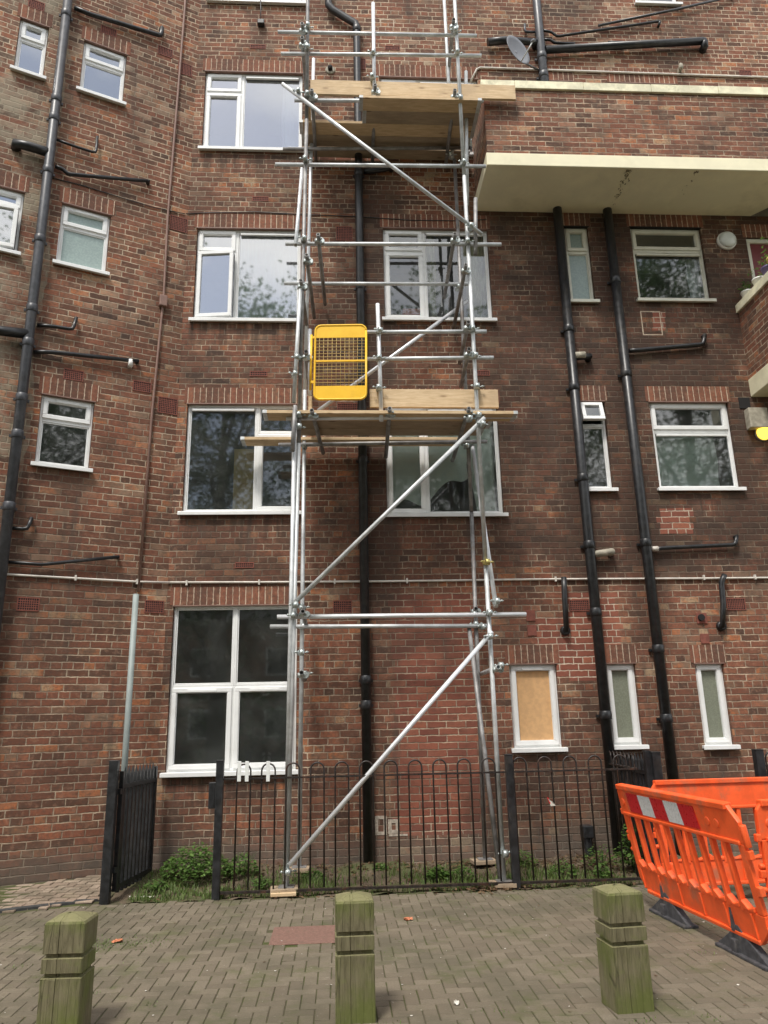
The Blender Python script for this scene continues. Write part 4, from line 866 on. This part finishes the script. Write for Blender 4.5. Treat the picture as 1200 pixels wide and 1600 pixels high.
# grey pole behind the left gate
gp = W(195, 1190, .42); x = gp.x; tz = W(218, 929, .42).z; m = MB().path([(x, -.42, -.02), (x, -.42, tz)], .033, 16); m.lathe((x, -.42, tz), [(.033, 0), (.03, .006), (.0, .008)], 16)
tag(m.build('grey_pole', 'grey_pole', org=(x, -.42, 0)), 'tall plain grey post standing behind the open left gate', 'pole')
q = W(918, 1300, .1); m = MB().box(q.x-.06, q.x+.06, -.16, -.01, q.z-.06, q.z+.07); m.lathe((q.x, -.085, -.0), [(.045, 0), (.045, q.z-.05)], 14); tag(m.build('pipe_stub', 'black_iron', bevel=.01, org=(q.x, -.085, 0)), 'short black pipe stub with square head low on the wall behind the railing', 'pipe')
# ------------------------------------------------------------------ bollards
def bollard(x, y, rz, label, h=.60, w=.108, seed=1):
    m = MB(); rr = random.Random(seed); c = .005
    def sec(s, z, dz=0):
        q = w-s; P = [(-q+c, -q), (-.027, -q), (-.0255, -q+.007), (-.024, -q), (q-c, -q), (q, -q+c), (q, q-c), (q-c, q), (-q+c, q), (-q, q-c), (-q, -q+c)]
        return [(a, b_, z) for a, b_ in P]
    lv = [(0, -.05), (0, h-.28), (0, h-.272), (.016, h-.268), (.016, h-.252), (0, h-.246), (0, h-.178), (.016, h-.174), (.016, h-.158), (0, h-.152), (0, h-.012), (.006, h), (.06, h+.020), (.095, h+.025)]
    vs = []; n = 11
    for s, z in lv: vs += sec(s, z)
    fs = [(i*n+k, i*n+(k+1) % n, (i+1)*n+(k+1) % n, (i+1)*n+k) for i in range(len(lv)-1) for k in range(n)]
    vs = [(a+rr.uniform(-.0015, .0015), b_+rr.uniform(-.0015, .0015), z_) for a, b_, z_ in vs]
    m.add(vs, fs+[tuple(range((len(lv)-1)*n, len(lv)*n))])
    o = m.build('wooden_bollard', 'bollard', mtx=Matrix.Translation((x, y, 0)) @ Matrix.Rotation(rz, 4, 'Z'))
    return tag(o, label, 'bollard', 'wooden bollards along the paving')
bollard(.075, -4.30, R(1), 'square mossy wooden bollard standing in front of the middle of the railing', .60, seed=1)
bollard(1.60, -4.33, R(6), 'square mossy wooden bollard beside the orange barrier', .60, seed=2)
bollard(-1.48, -4.36, R(-2), 'square green wooden bollard at the left of the paving', .56, seed=3)
# ------------------------------------------------------------------ scaffold
SF, SR = 1.05, .28
SC = thing('scaffold_tower', 'tall narrow tube and clamp scaffold tower standing against the brick wall', 'scaffold', (.55, -.66, 0))
TR = .0242
def tb(a, b_, name='ledger', mat='galv', par=None): return MB().tube(a, b_, TR, 14, hollow=True).build(name, mat, par or SC)
def fp(x, y, out): return W(x, y, out)
def coupler(p, mat='coupler', rz=None):
    p = Vector(p); rz = random.uniform(-.3, .3) if rz is None else rz; X = Matrix.Translation(p) @ Matrix.Rotation(rz, 4, 'Z'); m = MB()
    def T(v): return X @ Vector(v)
    m.tube(T((0, .012, -.024)), T((0, .012, .024)), .035, 12); m.tube(T((-.024, -.04, 0)), T((.024, -.04, 0)), .035, 12)
    m.tube(T((.03, .0, .004)), T((.085, -.008, .010)), .0055, 6); m.tube(T((.055, -.004, .0065)), T((.072, -.006, .009)), .013, 6); m.tube(T((-.03, -.035, .0)), T((-.075, -.04, .006)), .0055, 6); m.tube(T((-.05, -.037, .003)), T((-.066, -.039, .005)), .013, 6)
    return m.build('coupler', mat, SC)
TOPS = 12.9
# standards (front left is two lapped tubes, the rest near plumb)
xFL = [W(453, 1200, SF).x, W(462, 900, SF).x, W(468, 640, SF).x, W(474, 420, SF).x, W(479, 200, SF).x]
fl = lambda z: np.interp(z, [0, 1.15, 3.1, 5.0, 6.9, 8.9, 13], [xFL[0]-.02, xFL[0], xFL[1], xFL[2], xFL[3], xFL[4], xFL[4]+.005])
tb((fl(.04), -SF, .05), (fl(4.55), -SF, 4.6), 'standard', 'galv'); tb((fl(4.62), -SF, 4.605), (fl(9), -SF, 9.0), 'standard', 'galv_dull'); tb((fl(9.01), -SF, 9.005), (fl(12.9), -SF, TOPS), 'standard', 'galv_dull')
xRL = (W(468, 1300, SR).x+W(478, 700, SR).x)/2; tb((xRL-.02, -SR, .08), (xRL, -SR, 5.6), 'standard', 'galv'); tb((xRL, -SR, 5.605), (W(490, 92, SR).x, -SR, W(490, 92, SR).z), 'standard', 'galv_white')
xFR0, xFR1 = W(786, 1350, SF).x, W(745, 640, SF).x
zj = W(763, 880, SF).z; tb((xFR0, -SF, .05), (xFR0*.5+xFR1*.5, -SF, zj), 'standard', 'galv'); tb((xFR0*.5+xFR1*.5, -SF, zj+.01), (xFR1+.01, -SF, 8.2), 'standard', 'galv'); tb((xFR1+.01, -SF, 8.21), (W(711, 0, SF).x, -SF, TOPS), 'standard', 'galv')
coupler((xFR0*.5+xFR1*.5, -SF-.03, zj), 'brass')
xRR = W(742, 900, SR).x; tb((W(758, 1340, SR).x, -SR, .1), (xRR, -SR, 4.0), 'standard', 'galv_dull'); tb((xRR, -SR, 4.01), (W(713, 300, SR).x, -SR, 9.1), 'standard', 'galv_dull'); tb((W(700, 110, SR).x, -SR, 9.11), (W(694, 0, SR).x, -SR, TOPS), 'standard', 'galv')
# ledgers and guard rails: (left px, right px, distance from wall, material)
LED = [((434, 50), (745, 56), SF-.055, 'galv', 'guard_rail'), ((439, 84), (752, 87), SF-.055, 'galv', 'guard_rail'), ((460, 157), (755, 158), SF-.055, 'galv', 'ledger'),
       ((430, 257), (759, 260), SF-.055, 'galv', 'ledger'), ((446, 381), (783, 382), SF-.055, 'galv', 'ledger'), ((444, 443), (731, 444), SR+.055, 'galv', 'ledger'),
       ((571, 519), (760, 518), SF-.055, 'galv', 'guard_rail'), ((572, 561), (771, 559), SF-.055, 'galv', 'guard_rail'), ((447, 654), (807, 651), SF-.055, 'galv_white', 'ledger'),
       ((433, 964), (822, 960), SF-.055, 'galv_white', 'ledger'), ((422, 979), (762, 978), SR+.055, 'galv', 'ledger'), ((435, 695), (761, 690), SR+.055, 'galv_dull', 'ledger'), ((442, 233), (735, 231), SR+.055, 'galv_dull', 'ledger')]
for a, b_, o_, mt, nm in LED:
    A, B = fp(*a, o_), fp(*b_, o_); tb(A, B, nm, mt)
    front = o_ > .6; xl = fl(A.z) if front else xRL; xr = xFR1 if front else xRR-.02
    for xx in (xl, xr):
        if A.x < xx < B.x+.05: coupler((xx, -(SF+.03) if front else -(SR+.0), A.z), rz=random.uniform(-.2, .2))
# transoms: front end px, rear end px
TRN = [((487, 641), (505, 708)), ((609, 638), (603, 714)), ((733, 638), (707, 720)), ((487, 140), (494, 255)), ((586, 132), (582, 255)), ((711, 140), (696, 262)), ((497, 366), (508, 476)), ((479, 398), (491, 497)), ((470, 438), (481, 524)),
       ((711, 365), (694, 466)), ((728, 413), (709, 512)), ((709, 30), (700, 120)), ((732, 503), (718, 568)), ((733, 545), (720, 604)), ((478, 549), (482, 600)), ((472, 36), (474, 60)), ((472, 58), (476, 100))]
for a, b_ in TRN:
    A, B = fp(*a, SF+.12), fp(*b_, .06); short = (b_[1]-a[1]) < 45
    if short: B = Vector((A.x+.02, -SR+.12, A.z-.02))
    tb(A, B, 'transom', 'galv_dull'); coupler((A.x, A.y+.10, A.z-.03), rz=R(90))
for x, y in ((473, 955), (471, 1051), (744, 951), (779, 1042)):
    A = fp(x, y, SF+.12 if x != 744 else SR+.1); tb(A, (A.x-.01, -SR+.14 if x != 744 else -.06, A.z-.01), 'transom', 'galv_dull' if x != 779 else 'galv'); coupler((A.x, A.y+.1, A.z-.02), rz=R(80))
for x, y, o_ in ((783, 1040, SF), (478, 1053, SR), (470, 1020, SF), (775, 940, SF+.05), (753, 980, SR), (742, 960, SR), (787, 1333, SF), (473, 950, SR), (450, 1362, SF), (462, 946, SF+.05), (766, 995, SF+.05), (752, 664, SF+.05), (735, 355, SF+.05), (466, 145, SF+.05), (460, 586, SF), (466, 560, SF), (466, 668, SF), (733, 655, SF), (745, 605, SF)):
    q = fp(x, y, o_+.03); coupler(q)
# braces
tb(fp(452, 1352, SF+.09), fp(769, 987, SF+.09), 'brace', 'galv_white'); tb(fp(457, 945, SF+.09), fp(757, 653, SF+.09), 'brace', 'galv'); tb(fp(497, 642, SR-.06), fp(731, 470, SR-.06), 'brace', 'galv_white'); tb(fp(441, 131, SF+.09), fp(753, 366, SF+.09), 'brace', 'galv')
A, B = fp(733, 982, SR+.02), fp(782, 1374, SF-.1); tb(A, B, 'brace', 'galv_dull'); tb(fp(738, 696, SR+.02), fp(775, 948, SF+.10), 'brace', 'galv_white')
tb(fp(461, 634, SF+.05), fp(446, 1376, SF-.02), 'brace', 'galv'); tb(fp(470, 440, SF+.02), fp(459, 629, SF+.08), 'brace', 'galv'); tb(fp(472, 264, SR+.05), fp(462, 383, SF+.08), 'brace', 'galv_white')
tb(fp(461, 634, SF+.10), fp(457, 705, SF+.10), 'puncheon', 'galv_dull')
tb(fp(583, 5, SF+.005), fp(585, 158, SF+.005), 'guard_post', 'galv_white'); tb(fp(590, 475, SF+.005), fp(596, 658, SF+.005), 'guard_post', 'galv_white')
tb(fp(743, 310, SF+.03), fp(743, 398, SF+.03), 'puncheon', 'galv_dull'); tb(fp(728, 112, SF-.25), fp(730, 320, SF-.25), 'puncheon', 'galv'); tb(fp(484, 515, SF-.16), fp(484, 617, SF-.16), 'gate_tube', 'galv_white')
for y_ in (85, 122, 518, 560, 607): coupler(fp(582 if y_ < 200 else 592, y_, SF+.03))
# base plates and sole boards
for k, (x, y, lab) in enumerate(((fl(0), -SF, 'pale wooden sole board under the front left scaffold foot'), (xFR0, -SF, 'pale wooden sole board under the front right scaffold foot'), (W(758, 1340, SR).x, -SR, 'pale wooden sole board under the rear right scaffold foot'), (xRL-.02, -SR, 'wooden sole board under the rear left scaffold foot'))):
    z = bedz(x, y)+.015; MB().box(x-.075, x+.075, y-.075, y+.075, z+.039, z+.046).build('base_plate', 'galv_dull', SC)
    m = MB().box(-.13, .13, -.1, .1, 0, .038); tag(m.build('sole_board', 'pine_old', mtx=Matrix.Translation((x-.02, y-.02, z)) @ Matrix.Rotation(R((4, -8, 6, -3)[k]), 4, 'Z'), bevel=.004), lab, 'board', 'sole boards under the scaffold')
tag(MB().box(-.12, .12, -.05, .05, 0, .03).build('sole_board', 'pine', mtx=Matrix.Translation((fl(0)-.02, -SF-.11, .012)) @ Matrix.Rotation(R(3), 4, 'Z'), bevel=.004), 'loose pale timber offcut in front of the front left scaffold foot', 'board')
# decks
def board(x0, x1, y0, z, label, grp, mat='pine', w=.225):
    rz = random.uniform(-.004, .004); L_ = x1-x0; m = MB().box(-L_/2, L_/2, 0, w, 0, .038); m.cur = 1; m.box(-L_/2-.001, -L_/2+.05, -.001, w+.001, -.001, .039); m.box(L_/2-.05, L_/2+.001, -.001, w+.001, -.001, .039)
    return tag(m.build('scaffold_board', [mat, 'galv'], mtx=Matrix.Translation(((x0+x1)/2, y0, z)) @ Matrix.Rotation(rz, 4, 'Z'), bevel=.003), label, 'board', grp)
DZ1 = W(600, 646, SF+.07).z; DZ2 = W(600, 153, SF+.07).z
xl1, xr1 = W(410, 643, SF+.07).x, W(809, 641, SF+.07).x
board(xl1, xr1, -SF-.07, DZ1, 'front board of the lower scaffold deck, poking out past both ends', 'scaffold deck boards')
board(xl1+.3, xr1-.25, -SF-.07+.232, DZ1, 'second board from the front of the lower scaffold deck', 'scaffold deck boards', 'pine_old'); board(xl1+.35, xr1-.3, -SF-.07+.464, DZ1, 'third board from the front of the lower scaffold deck, beside the gap', 'scaffold deck boards', 'pine_old')
board(W(375, 692, .34).x, W(722, 690, .34).x, -.315, DZ1-.008, 'rear board of the lower deck next to the wall, poking out far left', 'scaffold deck boards')
xa, xb = W(566, 190, .67).x, W(745, 170, .8).x; xc = W(468, 192, .6).x; xd = W(741, 190, .6).x
board(xa-.05, xb, -SF-.07, DZ2, 'front board of the upper scaffold deck', 'scaffold deck boards', w=.218); board(xa, xb, -SF-.07+.221, DZ2, 'second board of the upper scaffold deck, its left end cut back', 'scaffold deck boards', 'pine_old', w=.218)
board(xc, xd, -SF-.07+.442, DZ2, 'third board of the upper scaffold deck, longer to the left', 'scaffold deck boards', 'pine', w=.218); board(xc+.02, xd-.03, -SF-.07+.663, DZ2, 'fourth board of the upper scaffold deck, just in front of the gap', 'scaffold deck boards', 'pine_old', w=.218)
board(xc+.05, xd, -.215, DZ2, 'rear board of the upper scaffold deck next to the wall', 'scaffold deck boards', 'pine_old', w=.19)
def toe(pa, pb, y, hgt, label, out):
    A, B = W(*pa, out), W(*pb, out); m = MB().box(A.x, B.x, -out-.019, -out+.019, min(A.z, B.z), min(A.z, B.z)+hgt); return tag(m.build('toe_board', 'pine', bevel=.003, org=((A.x+B.x)/2, -out, min(A.z, B.z))), label, 'board', 'toe boards of the scaffold')
toe((485, 148), (805, 147), 0, .225, 'long pale toe board along the upper deck reaching over the balcony', SF-.03)
toe((578, 637), (779, 636), 0, .225, 'pale toe board along the right half of the lower deck', SF-.03)
for (x, y, zz, lab) in ((W(480, 640, SF).x+.03, -SF+.05, DZ1+.04, 'short end toe board at the left of the lower deck'), (W(484, 148, SF).x-.02, -SF+.05, DZ2+.04, 'short end toe board at the left of the upper deck')):
    m = MB().box(x-.019, x+.019, y, -.30, zz, zz+.225); tag(m.build('toe_board', 'pine', bevel=.003, org=(x, y, zz)), lab, 'board', 'toe boards of the scaffold')
# yellow safety gate
gy = SF+.06; A, B = W(492, 508, gy), W(573, 624, gy); YG = thing('safety_gate', 'yellow steel mesh safety gate clamped on the scaffold above the lower deck', 'gate', ((A.x+B.x)/2, -gy, B.z))
def rrect(x0, x1, z0, z1, r, n=6):
    P = []
    for cx, cz, a0 in ((x1-r, z1-r, 0), (x0+r, z1-r, 90), (x0+r, z0+r, 180), (x1-r, z0+r, 270)):
        for i in range(n+1): a = R(a0+90*i/n); P.append((cx+r*math.cos(a), cz+r*math.sin(a)))
    return P
x0, x1, z0, z1 = A.x, B.x, B.z, A.z; gt = Matrix.Translation(((x0+x1)/2, -gy, (z0+z1)/2)) @ Matrix.Rotation(R(.8), 4, 'Y') @ Matrix.Rotation(R(-4), 4, 'Z') @ Matrix.Translation((-(x0+x1)/2, gy, -(z0+z1)/2))
fr = MB(); P = rrect(x0, x1, z0, z1, .07); fr.path([(p[0], -gy, p[1]) for p in P]+[(P[0][0], -gy, P[0][1])], .013, 8); fr.build('frame', 'yellow', YG, gt)
def band(za, zb, top):
    P = rrect(x0+.004, x1-.004, z0+.004, z1-.004, .066); 
    Q = [p for p in P if (p[1] > za if top else p[1] < zb)]
    Q = ([(x1-.004, za)]+Q+[(x0+.004, za)]) if top else ([(x0+.004, zb)]+Q+[(x1-.004, zb)])
    MB().prism(Q, -gy-.004, -gy+.004).build('panel', 'yellow', YG, gt)
band(z1-.16, 0, True); band(0, z0+.165, False)
ms = MB(); za, zb = z0+.165, z1-.16
for i in range(1, 12): xx = x0+(x1-x0)*i/12; ms.tube((xx, -gy, za), (xx, -gy, zb), .0028, 6)
for i in range(1, 15): zz = za+(zb-za)*i/15; ms.tube((x0+.01, -gy-.004, zz), (x1-.01, -gy-.004, zz), .0028, 6)
ms.build('wire_mesh', 'wire', YG, gt)
MB().box(x0+.01, x1-.01, -gy-.012, -gy+.006, (za+zb)/2-.004, (za+zb)/2+.014).build('cross_bar', 'yellow', YG, gt)
MB().tube((x0-.045, -gy, z0+.12), (x0-.045, -gy, z1-.12), .014, 8).build('hinge_tube', 'yellow', YG, gt)
hb = MB(); 
for zz in (z0+.2, z1-.17): hb.box(x0-.05, x0+.0, -gy-.012, -gy+.012, zz, zz+.03)
hb.build('hinge', 'yellow', YG, gt)
# ------------------------------------------------------------------ orange barriers
def lerp(a, b_, t_): return a+(b_-a)*t_
def barrier(p0, p1, lean, label, strip=True, H=1.0, n=11, style=0, feet=(.3, 1.55), footdir=0):
    """panel local frame: x along, z up, y thickness; base line p0->p1"""
    p0, p1 = Vector((*p0, 0)), Vector((*p1, 0)); d = p1-p0; L_ = d.length
    root = thing('plastic_barrier', label, 'barrier', tuple(p0), math.atan2(d.y, d.x), 'orange plastic barriers')
    X = Matrix.Translation(p0+Vector((0, 0, .13))) @ Matrix.Rotation(math.atan2(d.y, d.x), 4, 'Z') @ Matrix.Rotation(lean, 4, 'X')
    b = MB(); Hh = H-.13; t0 = .016
    topb = Hh-.235; c = .16
    # one outline split in convex bands so that the slots stay open
    b.prism([(.02, topb), (L_-.02, topb), (L_-.02, Hh-.10), (L_-.12, Hh), (.0+.06, Hh), (.02, Hh-.05)], -t0, t0)
    b.box(.05, L_-.12, -t0-.016, t0+.016, Hh-.03, Hh+.012)
    b.box(.06, L_-.06, -t0-.012, t0+.012, topb-.012, topb+.016)
    b.prism([(.16, .0), (L_-.16, .0), (L_-.04, .10), (L_-.03, .20), (.03, .20), (.04, .10)], -t0, t0)
    b.box(.16, L_-.16, -t0-.014, t0+.014, .0, .03)
    x_l, x_r = .03, L_-.03
    b.box(x_l, x_l+.075, -t0, t0, .20, topb); b.box(x_r-.075, x_r, -t0, t0, .20, topb)
    inner = L_-.06-.15
    for i in range(1, n):
        xx = .03+.075+inner*i/n; b.box(xx-.019, xx+.019, -t0-.004, t0+.004, .18, topb+.005)
    for i in range(n):                                   # moulded lip at the foot of each slot
        xa = .03+.075+inner*i/n+.019; xb = .03+.075+inner*(i+1)/n-.019
        b.prism([(xa, .20), (xb, .20), (xb, .235), ((xa+xb)/2, .215), (xa, .26)], -t0-.008, t0+.008)
    for zz in (.33, .47): b.tube(X.inverted() @ (X @ Vector((x_l, 0, zz))), (x_l-.035, 0, zz), .018, 10)
    for zz in (.40, .62): b.box(x_l-.04, x_l, -.018, .018, zz, zz+.05); b.box(x_r, x_r+.045, -.018, .018, zz-.08, zz-.02)
    b.tube((x_r+.03, 0, topb-.02), (x_r+.03, 0, topb+.12), .022, 10); b.tube((x_r+.02, 0, .02), (x_r+.02, 0, .14), .03, 12)
    for i in range(6):                                   # moulded ribs on the top band and footing
        xa = .12+(L_-.3)*i/5; b.box(xa-.012, xa+.012, -t0-.010, t0+.010, .03, .19)
    for xa in (.10, L_-.42, L_-.30): b.lathe((xa, t0+.001, topb+.10), [(.032, -2*t0-.008), (.032, .006), (.022, .006)], 14, (0, 1, 0))
    body = b.build('panel', 'orange', root, X, bevel=.007)
    if strip:
        s0, s1 = .24, L_-.55; k = 5; 
        for side in (-1, 1):
            for i in range(k):
                xa, xb = lerp(s0, s1, i/k), lerp(s0, s1, (i+1)/k); sh = .03
                MB().prism([(xa, topb+.03), (xb, topb+.03), (xb-sh, Hh-.05), (xa-sh, Hh-.05)], side*(t0+.004)-.0025, side*(t0+.004)+.0025).build('reflective_strip', 'red' if i % 2 == 0 else 'silver', root, X)
    for s in feet:
        c_ = p0+d.normalized()*s; ang = math.atan2(d.y, d.x)+footdir; FX = Matrix.Translation(c_) @ Matrix.Rotation(ang, 4, 'Z')
        f = MB(); P = [(-.24, .0), (.36, .0), (.37, .02), (.34, .035), (.10, .15), (.045, .19), (-.03, .19), (-.08, .12), (-.2, .05), (-.24, .03)]
        f.prism(P, -.03, .03); f.prism([(-.24, 0), (.37, 0), (.37, .022), (-.24, .022)], -.06, .06); f.box(-.03, .03, -.055, .055, .02, .10)
        f.v = [tuple(FX @ Vector(q)) for q in f.v]; f.build('foot', 'rubber', root, bevel=.006)
        pn = MB(); pn.box(-.012, .012, -.045, .045, .15, .32); pn.v = [tuple(FX @ Vector(q)) for q in pn.v]; pn.build('foot_pin', 'rubber', root)
    return root
barrier((2.62, -1.98), (2.73, -3.93), R(10), 'orange plastic barrier with red and white strip, nearest the right bollard', True, n=10, feet=(.45, 1.5))
barrier((2.78, -1.98), (4.75, -1.86), R(-1), 'orange plastic barrier at the back, parallel to the wall', False, n=10, feet=(.2, 1.6), footdir=R(90))
barrier((2.745, -3.80), (4.72, -3.62), R(1), 'orange plastic barrier at the front right corner, cut by the photo edge', False, n=10, feet=(1.0, 1.6), footdir=R(90))
# ------------------------------------------------------------------ dish, lamps, pots
p = W(806, 82, .32); SD = thing('satellite_dish', 'grey oval satellite dish on the wall above the balcony', 'satellite dish', tuple(p))
DX = Matrix.Translation(p) @ Vector((.52, -.84, .12)).to_track_quat('Z', 'Y').to_matrix().to_4x4()
d = MB(); d.smooth = True; vs = []; n = 28
for i in range(7):
    q = i/6
    for k in range(n): a = 2*math.pi*k/n; vs.append((.225*q*math.cos(a), .255*q*math.sin(a), .05*q*q))
d.add(vs, [(i*n+k, i*n+(k+1) % n, (i+1)*n+(k+1) % n, (i+1)*n+k) for i in range(6) for k in range(n)])
do = d.build('reflector', 'dish', SD, DX, fixn=False); sm = do.modifiers.new('solid', 'SOLIDIFY'); sm.thickness = .006
e = DX @ Vector((0, -.25, .05)); f_ = DX @ Vector((0, -.13, .33)); MB().path([e, f_], .009, 8).build('arm', 'galv', SD); MB().lathe(f_, [(.016, -.03), (.024, 0), (.018, .04)], 12, tuple((DX.to_3x3() @ Vector((0, .5, -1))))).build('receiver', 'dish', SD)
b0 = DX @ Vector((0, 0, -.01)); wl = Vector((xu-.03, -.03, b0.z-.02)); MB().path([b0, b0+Vector((.05, .06, -.05)), wl], .016, 8).build('bracket', 'galv_dull', SD)
p = W(1134, 378, .0); BL = thing('bulkhead_lamp', 'round white bulkhead lamp on the wall between the wide window and the red door', 'lamp', (p.x, 0, p.z)); MB().lathe((p.x, -.002, p.z), [(.138, 0), (.138, .035), (.128, .045)], 30, (0, -1, 0)).build('base', 'pot_white', BL); MB().lathe((p.x, -.046, p.z), [(.122, 0), (.118, .03), (.09, .055), (.04, .068), (.0, .07)], 30, (0, -1, 0)).build('diffuser', 'opal', BL)
p = W(1197, 674, .1); YL = thing('wall_lamp', 'lit amber wall lamp at the right edge beside the grey box', 'lamp', (p.x, 0, p.z)); MB().lathe((p.x, -.002, p.z), [(.10, 0), (.10, .03)], 20, (0, -1, 0)).build('base', 'grey_box', YL); MB().lathe((p.x, -.034, p.z), [(.09, 0), (.088, .04), (.06, .075), (.0, .09)], 20, (0, -1, 0)).build('diffuser', 'lamp_lit', YL)
p = W(1063, 106, .05); m = MB().lathe((p.x, -.07, p.z-.02), [(.02, -.03), (.035, 0), (.03, .06), (.012, .085)], 14); m.box(p.x-.02, p.x+.02, -.04, 0, p.z-.05, p.z+.03); tag(m.build('security_sensor', 'grey_box', org=(p.x, 0, p.z)), 'small grey sensor fixed over the pale conduit above the balcony', 'sensor')
cxp = B2X+.12
for k, (y, mt, h, r, lab) in enumerate(((-.11, 'pot_white', .15, .075, 'small white plant pot furthest along the lower balcony parapet'), (-.42, 'pot_white', .15, .08, 'white plant pot second along the lower balcony parapet'), (-.66, 'pot_purple', .17, .085, 'purple plant pot between white and yellow pots on the parapet'), (-.84, 'pot_yellow', .2, .10, 'yellow plant pot on the parapet at the photo edge'))):
    root = thing('plant_pot', lab, 'plant pot', (cxp, y, 7.03), 0, 'plant pots on the balcony parapet')
    MB().lathe((cxp, y, 7.031), [(r*.72, 0), (r*.98, h*.85), (r*1.08, h*.86), (r*1.08, h), (r*.9, h), (r*.85, h*.8)], 20).build('pot', mt, root)
    lf = MB(); rr = random.Random(40+k)
    for _ in range(70 if k != 1 else 30):
        a = rr.uniform(0, 6.28); q = r*1.5*math.sqrt(rr.random()); zz = 7.03+h+rr.random()*(.16 if k != 3 else .32); s_ = .022*rr.uniform(.6, 1.2); P_ = Vector((cxp+q*math.cos(a), y+q*math.sin(a), zz)); lf.t = rr.random(); b_ = rr.uniform(0, 6.28); u = Vector((math.cos(b_), math.sin(b_), rr.uniform(-.6, .6)))*s_; v_ = Vector((-math.sin(b_), math.cos(b_), rr.uniform(-.5, .5)))*s_*.6
        lf.add([P_-u, P_-v_, P_+u, P_+v_], [(0, 1, 2, 3)])
    lf.build('foliage', 'leaf', root, fixn=False)
# ------------------------------------------------------------------ trees behind the camera (seen mirrored in the panes)
def make_tree(x, y, h, cr, seed, label):
    root = thing('tree', label, 'tree', (x, y, 0), 0, 'trees opposite the flats'); rr = random.Random(seed); tk = MB()
    tk.path([(x, y, -.1), (x+.1, y, h*.25), (x-.1, y+.1, h*.5), (x, y, h*.8)], [.30, .24, .17, .06], 12)
    lf = MB(); cents = []
    for k in range(26):
        a = rr.uniform(0, 6.28); q = cr*rr.uniform(.3, .85); zz = h*rr.uniform(.28, .84); c_ = Vector((x+math.cos(a)*q, y+math.sin(a)*q, zz)); cents.append(c_); st_ = Vector((x, y, zz-h*.16)); tk.path([st_, (st_+c_)/2+Vector((0, 0, .1)), c_], [.10, .06, .02], 7)
    cents += [Vector((x, y, h*.9)), Vector((x, y, h*.7))]
    for c_ in cents:
        for t_ in range(34):
            w_ = c_+Vector((rr.gauss(0, 1), rr.gauss(0, 1), rr.gauss(0, .75)))*cr*.26
            for _ in range(34):
                P_ = w_+Vector((rr.gauss(0, .3), rr.gauss(0, .3), rr.gauss(0, .25))); lf.t = rr.random(); s_ = rr.uniform(.05, .10); b_ = rr.uniform(0, 6.28); u = Vector((math.cos(b_), math.sin(b_), rr.uniform(-.7, .7)))*s_; v_ = Vector((-math.sin(b_), math.cos(b_), rr.uniform(-.7, .7)))*s_*.7
                lf.add([P_-u, P_-v_, P_+u, P_+v_], [(0, 1, 2, 3)])
    tk.build('trunk', 'bark', root); lf.build('crown', 'treeleaf', root, fixn=False); return root
T0 = make_tree(-4.6, -20, 20.5, 5.0, 1, 'leafy tree standing opposite the flats, mirrored in the left windows')
T1 = make_tree(5.4, -20, 18.8, 4.8, 2, 'taller leafy tree opposite the flats, mirrored in the right windows')
def copy_tree(src, loc, rz, s, label):
    r = src.copy(); COL.objects.link(r); r.location = loc; r.rotation_euler = (0, 0, rz); r.scale = (s, s, s); r['label'] = label
    for c in list(src.children): k = c.copy(); COL.objects.link(k); k.parent = r
    return r
copy_tree(T0, (12.0, -14.5, 0), 1.2, .93, 'leafy tree furthest right opposite the flats'); copy_tree(T1, (-12.5, -21, 0), 2.4, .85, 'leafy tree furthest left opposite the flats'); copy_tree(T0, (2.3, -27, 0), 3.0, 1.0, 'leafy tree in the second row opposite the flats')
# unseen brick terrace, added so the ground floor panes mirror something dark
TH = thing('added_terrace', 'low dark brick terrace added unseen behind the trees to darken the window reflections', 'house', (2, -33, 0)); hh = 7.2
MB().box(-22, 26, -41, -33, 0, hh).build('wall', 'brick_bal', TH); r_ = MB(); r_.add([(-22.4, -32.6, hh), (26.4, -32.6, hh), (26.4, -37, hh+3), (-22.4, -37, hh+3), (-22.4, -41.4, hh), (26.4, -41.4, hh)], [(0, 1, 2, 3), (3, 2, 5, 4), (0, 3, 4), (1, 5, 2), (0, 4, 5, 1)]); r_.build('roof', 'kerb', TH)
for i in range(12):
    for zz in (1.0, 4.2):
        xx = -20+i*4; w_ = MB(); ring(w_, xx, xx+1.5, zz, zz+1.5, .08, -33.0+.01, -32.92); wo_ = w_.build('window', 'upvc', TH); MB().box(xx+.081, xx+1.419, -32.985, -32.97, zz+.081, zz+1.419).build('pane', 'dark', wo_)
HG = thing('hedge', 'tall dark hedge added unseen under the trees to darken the window reflections', 'hedge', (2, -24, 0)); rr = random.Random(77); hd = MB()  # unseen leafy screen, added to keep the low reflections dark
for _ in range(9000):
    x, y, z = rr.uniform(-20, 26), rr.gauss(-24, .5), 3.4*rr.random()**.8; hd.t = rr.random(); s_ = rr.uniform(.08, .16); b_ = rr.uniform(0, 6.28); P_ = Vector((x, y, z)); u = Vector((math.cos(b_), math.sin(b_), rr.uniform(-.8, .8)))*s_; v_ = Vector((-math.sin(b_), math.cos(b_), rr.uniform(-.8, .8)))*s_*.7
    hd.add([P_-u, P_-v_, P_+u, P_+v_], [(0, 1, 2, 3)])
hd.build('foliage', 'treeleaf', HG, fixn=False)
